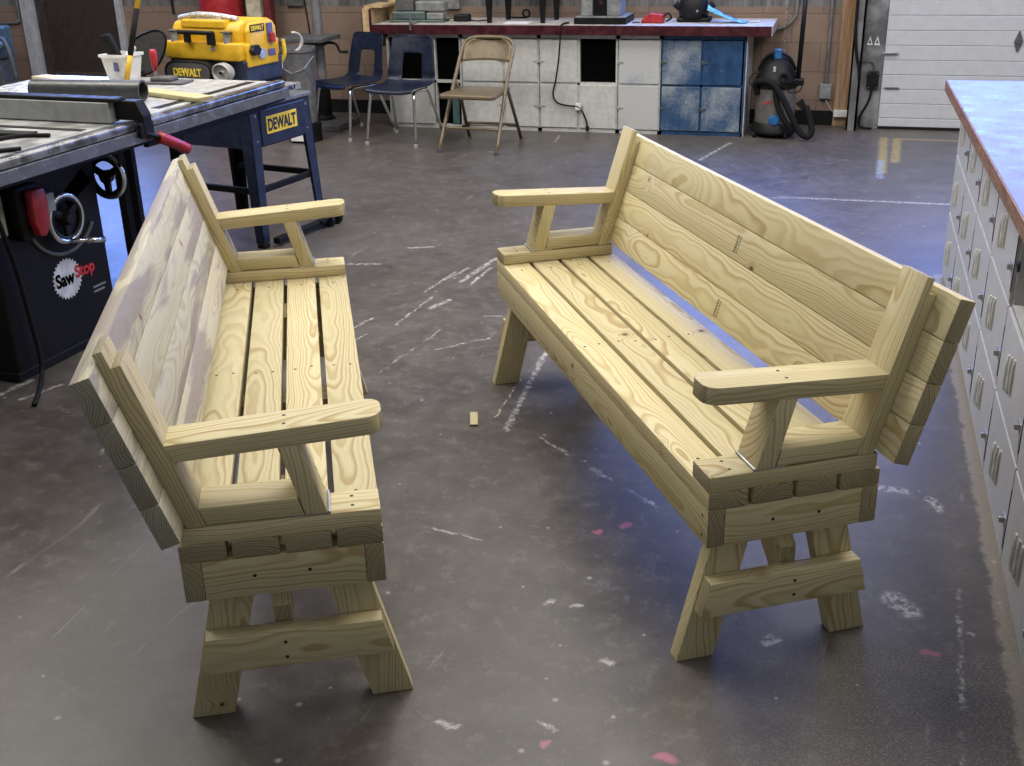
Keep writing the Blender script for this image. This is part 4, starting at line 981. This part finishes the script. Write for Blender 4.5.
br = thing('yellow_pole', 'yellow pole with black grip standing on the tabletop', 'pole', (-122.6,179.6,33.15))
dv = Vector((6.0,3.4,24)); 
MB().tube([(0,0,0),dv*.18], .46, 12).tube([dv*.5,dv*1.3], .46, 12).build('pole', YEL, br, smooth=True)
MB().tube([dv*.18,dv*.5], .5, 12).build('grip', BLACKR, br, smooth=True)
nt = thing('mesh_scoop', 'black mesh scoop hanging left of the yellow planer', 'scoop', (-129.2,195.2,29.4))
m = MB(); 
oval = [(-3.4,5.0),(-3.0,8.0),(-.6,9.6),(3.0,10.6),(5.0,9.6),(4.6,6.6),(2.4,3.6),(.4,2.6),(-1.6,3.0)]
Mn = FR((0,0,0),(1,-.1,0),(0,.15,1))
m.tube([Mn @ Vector((p.x,p.y,0)) for p in smoothpath([(x,y,0) for x,y in oval+[oval[0]]],4)][:-1], .22, 8, closed=True)
rim = m.build('rim', BLACKM, nt, smooth=True)
m = MB(); m.prism([(p.x,p.y) for p in smoothpath([(x,y,0) for x,y in oval+[oval[0]]],4)][:-1], -.05,.05, Mn)
m.build('mesh', plain('black_mesh', (.035,.034,.03), .7, var=.5, scale=4.0), nt)
MB().tube([Mn @ Vector(q) for q in ((-.6,3.0,0),(-.2,1.4,0),(.2,0.3,0))], .45, 8).build('handle', BLACKM, nt)

# ---------------------------------------------------------------- planer on its stand
SU = Vector((.191,.982,0)); SV = Vector((-.982,.191,0))
sz = math.atan2(.982,.191)
sn = thing('planer_stand', 'navy steel stand with yellow lettering under the planer', 'stand', (-106.2,192.1,0), sz)
# local x along the lettered front, y toward the back
WS, DS, HS = 18.4, 20.0, 27.0
MB().box((-.4,-.4,HS-.8),(WS+.4,DS+.4,HS), bev=.15).build('top', plain('worn_stand_top', (.20,.20,.21), .4, .3), sn)
MB().box((0,0,HS-8.2),(WS,.25,HS-.8)).box((0,0,HS-8.2),(.25,DS,HS-.8)).box((WS-.25,0,HS-8.2),(WS,DS,HS-.8)).box((0,DS-.25,HS-8.2),(WS,DS,HS-.8)).build('apron', NAVY, sn)
MB().box((2.6,-.5,HS-8.0),(WS-2.0,.1,HS-1.2), bev=.25).build('front_panel', NAVY, sn)
pl_ = MB().box((4.0,-.62,HS-5.9),(13.4,-.48,HS-2.6), bev=.04).build('name_plate', YELT, sn)
text('lettering', 'DEWALT', FR((8.7,-.66,HS-4.25),(1,0,0),(0,0,1)), 8.6, 2.3, NAVY, pl_, .06, bold=.03)
for (x,y) in ((0,0),(WS,0),(0,DS),(WS,DS)):
    sx = 1 if x == 0 else -1; sy = 1 if y == 0 else -1
    ex, ey = x-sx*.9, y-sy*.9
    m = MB()
    for (d0, d1) in (((x,y),(x+sx*2.8,y)), ((x,y),(x,y+sy*2.8))):
        top = [Vector((d0[0],d0[1],HS-.8)), Vector((d1[0],d1[1],HS-.8))]
        dx = (d1[0]-d0[0])*.55; dy = (d1[1]-d0[1])*.55
        bot = [Vector((ex,ey,.8)), Vector((ex+dx*1.2,ey+dy*1.2,.8))]
        n = Vector((0,sy*.25,0)) if d1[0] != d0[0] else Vector((sx*.25,0,0))
        vs = [m.bm.verts.new(q) for q in (top[0],top[1],bot[1],bot[0])]; vs2 = [m.bm.verts.new(q+n) for q in (top[0],top[1],bot[1],bot[0])]
        m.bm.faces.new(vs); m.bm.faces.new(vs2[::-1])
        for k in range(4): m.bm.faces.new((vs[k],vs2[k],vs2[(k+1)%4],vs[(k+1)%4]))
    lg = m.build('leg', NAVY if y == 0 else BLACKM, sn)
    MB().box((ex-.9+sx*.6,ey-.9+sy*.6,0),(ex+.9+sx*.6,ey+.9+sy*.6,.9), bev=.2).build('foot', BLACKR, lg)
    for zz in (HS-2.2, HS-7.0):
        MB().cyl((x+sx*1.4,y-sy*.0,zz),(x+sx*1.4,y-sy*.22,zz), .3, n=8).build('bolt', STEEL, lg)
MB().box((.2,-.2,10.2),(WS-.2,.6,11.4), bev=.1).build('crossbar', BLACKM, sn)
for x in (-.3, WS-.5): MB().box((x,.2,10.2),(x+.8,DS-.2,11.4), bev=.1).build('side_crossbar', BLACKM, sn)
MB().box((1,-3.2,.6),(WS+1.6,-1.6,1.8), bev=.2).build('mobile_base_bar', BLACKM, sn)
for x in (WS-1.0, WS+1.6): 
    MB().cyl((x-.5,-3.2,1.3),(x+.5,-3.2,1.3), 1.3, n=18).build('caster', BLACKR, sn)
MB().prism([(WS-4,1.2),(WS+2.5,1.8),(WS+2.5,3.0),(WS-4,1.9)], -4.6,-3.4, Matrix(((1,0,0,0),(0,0,-1,-7.2),(0,1,0,0),(0,0,0,1))), bev=.15).build('foot_lever', BLACKM, sn)

PXA = math.atan2(-.203,.979)
p = thing('thickness_planer', 'yellow and black benchtop thickness planer on navy stand', 'planer', (-126.6,199.4,30.2), PXA)
p.scale = (1.12,1.08,.87)
PW, PD = 16.7, 11.0
FRT = lambda x, y, z: FR((x,y,z),(1,0,0),(0,0,1))
MB().box((.6,.6,-3.6),(PW-.4,PD-.2,.2)).build('plinth', BLACKM, p)
MB().box((.2,.5,0),(PW,PD,5.0), bev=.5).build('base', plain('planer_base', (.020,.028,.055), .45), p)
MB().box((0,-.2,4.8),(PW-.4,PD,8.6), bev=.45, seg=3).build('lower_body', YEL, p, auto=45)
prof = [(1.0,8.0),(1.0,11.0),(1.6,12.2),(3.0,12.9),(9.0,12.9),(10.4,12.0),(11.0,10.4),(11.0,8.0)]
MB().prism(prof, 1.2, PW-.8, Matrix(((0,0,1,0),(1,0,0,0),(0,1,0,0),(0,0,0,1))), bev=.35, seg=3).build('upper_body', YEL, p, auto=45)
MB().prism([(2.0,8.2),(2.0,10.8),(3.0,12.4),(8.6,12.4),(9.6,11.2),(9.6,3.4),(1.2,3.4),(1.2,8.2)], PW-.9, PW+.25, Matrix(((0,0,1,0),(1,0,0,0),(0,1,0,0),(0,0,0,1))), bev=.3, seg=3).build('control_panel', YEL, p, auto=45)
for x in (2.0, 13.6):
    MB().cyl((x,.5,8.4),(x,.5,10.6), .62, n=14).build('post', GMET, p)
    MB().box((x-.9,-.2,10.6),(x+.9,1.2,10.9), bev=.1).build('post_cap', GREYD, p)
MB().box((4.2,-1.2,10.2),(11.8,-.2,11.1), bev=.3).box((5.4,-1.1,8.5),(6.5,-.2,10.6), bev=.2).box((10.4,-1.1,8.2),(11.8,-.2,10.6), bev=.2).build('carry_handle', BLACKP, p)
MB().box((3.4,.9,11.2),(13,3,13.1), bev=.4).build('top_hump', YEL, p)
cv = [(x,z) for x,z in arc(9.0,2.2,2.5,-90,90,8)+arc(2.9,2.2,2.5,90,270,8)]
cvr = MB().prism(cv, -1.3, .9, Matrix(((1,0,0,-.2),(0,0,1,0),(0,1,0,0),(0,0,0,1))), bev=.3).build('side_cover', BLACKP, p, auto=40)
MB().prism([(x*.86+.85,z*.8+.45) for x,z in cv], -1.38, -1.2, Matrix(((1,0,0,-.2),(0,0,1,0),(0,1,0,0),(0,0,0,1)))).build('cover_face', GREYD, cvr, auto=40)
text('lettering', 'DEWALT', FRT(5.7,-1.46,2.3), 6.2, 1.7, YELT, cvr, .1, bold=.03)
cw = MB().lathe([(0,0),(1.9,0),(2.05,.3),(2.05,1.2),(1.75,1.5),(1.5,1.0),(.5,1.0),(.4,1.3),(0,1.3)], FRT(13.2,-.3,2.6), 28).build('crank_wheel', GREYL, p, auto=40)
for k in range(24):
    a = 2*pi*k/24
    if k % 2 == 0: pass
MB().cyl((13.2,-1.9,2.6),(13.2,-1.4,2.6), .28, n=10).build('axle', BLACKM, cw)
CP = lambda y, z: FR((PW+.25,y,z),(0,1,0),(0,0,1))
sg_ = MB().prism([(-1.9,-.75),(1.9,-.75),(1.9,.75),(-1.9,.75)], -.02, .08, CP(4.4,11.3)).build('name_plate', BLACKP, p)
text('lettering', 'DEWALT', FR((PW+.36,4.4,11.3),(0,1,0),(0,0,1)), 3.3, 1.0, YELT, sg_, .06, bold=.03)
MB().prism([(-.7,-2.0),(.7,-2.0),(.7,2.0),(-.7,2.0)], 0, .3, CP(7.6,10.0), bev=.1).build('switch_housing', PURP, p)
MB().prism([(-.6,-1.0),(.6,-1.0),(.6,1.0),(-.6,1.0)], .3, .8, CP(7.7,8.9), bev=.2).build('red_switch', RED, p)
kn = []
for k in range(12): kn.append(((1.0 if k%2 else 1.25)*math.cos(2*pi*k/12), (1.0 if k%2 else 1.25)*math.sin(2*pi*k/12)))
MB().prism(kn, 0, .9, CP(2.9,6.9), bev=.08).build('depth_knob', BLACKP, p)
MB().lathe([(0,0),(1.05,0),(1.05,.3),(0,.4)], CP(5.0,5.9), 20).build('dial', plain('chrome_blue_dial', (.30,.35,.50), .3), p)
MB().prism([(-1.0,-.7),(1.0,-.7),(1.0,.7),(-1.0,.7)], 0, .06, CP(7.8,5.8)).build('warning_label', PURP, p)
MB().prism([(-.5,0),(.5,0),(.3,.8),(-.3,.8)], 0, .1, FRT(10.8,-.25,7.0)).build('badge', GREYL, p)
MB().tube(smoothpath([(PW-.6,PD+.3,3.0),(PW+.2,PD+.4,5),(PW+.1,PD+.4,8)]), .35, 8).build('yellow_strut', YELT, p)
MB().ring(2.0,.30, FR((PW+1.2,PD+1.8,7.2),(.2,1,0),(0,0,1)), 20, 8, -1.4, 1.6).build('dust_hose', GREYL, p, smooth=True)
MB().box((3.0,2.0,12.85),(11.5,3.4,13.6), bev=.3).tube(smoothpath([(2.2,2.4,13.2),(6,2.2,14.0),(10,2.4,13.9),(14.2,3.0,13.2)]), .55, 8).build('film_bundle', CLEAR, p)
tag(MB().tube([Vector((-126.0,199.7,30.6))+Matrix.Rotation(PXA,3,'Z') @ q for q in [Vector(a) for a in smoothpath([(.9,1.8,11.6),(.7,1.9,14.2),(1.0,2.0,14.5),(3.2,2.2,14.6)],4)]], .32, 8).build('hex_key', BLACKM), 'black bent wrench standing on the planer top left', 'wrench')
# folding table of the planer with its own lettering
et = MB().prism([(-1.0,-3.0),(PW+6.5,-1.6),(PW+6.8,6.4),(-1.0,1.0)], -1.2, 0.2, Matrix.Translation((0,0,-.2)), bev=.08).build('infeed_table', plain('silver_table', (.40,.41,.43), .3, .4, var=.1), p)
text('lettering', 'DEWALT', FR((PW+6.72,2.8,-.7),(.04,1,0),(0,0,1)), 4.4, .8, NAVY, et, .12, bold=.03)

# ---------------------------------------------------------------- camera
cam = bpy.data.cameras.new('camera'); co = bpy.data.objects.new('camera', cam); col.objects.link(co)
PHI, PIT, ROL = -.287, .4038, -.0257
r0 = Vector((math.cos(PHI), -math.sin(PHI), 0)); fh = Vector((math.sin(PHI), math.cos(PHI), 0))
f0 = fh*math.cos(PIT)+Vector((0,0,-math.sin(PIT))); u0 = fh*math.sin(PIT)+Vector((0,0,math.cos(PIT)))
cr, sr = math.cos(ROL), math.sin(ROL)
right = r0*cr+u0*sr; up = u0*cr-r0*sr; bk_ = -f0
co.matrix_world = Matrix(((right.x,up.x,bk_.x,0),(right.y,up.y,bk_.y,0),(right.z,up.z,bk_.z,61.5211*I),(0,0,0,1)))
cam.sensor_width = 36; cam.lens = 1139.2269/1024*36; cam.clip_start = .05; cam.clip_end = 60
bpy.context.scene.camera = co

# ---------------------------------------------------------------- light
def area(name, loc, size, size_y, power, color, rot=(0,0,0)):
    l = bpy.data.lights.new(name, 'AREA'); l.shape = 'RECTANGLE'; l.size = size*I; l.size_y = size_y*I; l.energy = power; l.color = color
    o = bpy.data.objects.new(name, l); col.objects.link(o); o.location = Vector(loc)*I; o.rotation_euler = rot; return o
for x in (-170,-50,70):
    for y, e in ((60,14),(150,104),(255,56)):
        area('fluorescent_tube', (x,y,142), 70, 60, e, (1.0,.96,.88))
area('garage_window_light', (60,331,69), 96, 24, 72, (.12,.24,1.0), (-pi/2,0,0))
area('back_window_light', (-32,334.5,66), 54, 38, 45, (.10,.25,1.0), (-pi/2,0,0))
area('door_window_light', (-243,334.0,62), 40, 36, 60, (.16,.32,1.0), (-pi/2,0,0))
w = bpy.data.worlds.new('world'); bpy.context.scene.world = w; w.use_nodes = True
bgn = w.node_tree.nodes['Background']; bgn.inputs[0].default_value = (.85,.92,1.0,1); bgn.inputs[1].default_value = .28
sc = bpy.context.scene
sc.view_settings.view_transform = 'Standard'; sc.view_settings.look = 'None'; sc.view_settings.exposure = 0.0
sc.cycles.use_denoising = True
sc.cycles.max_bounces = 6
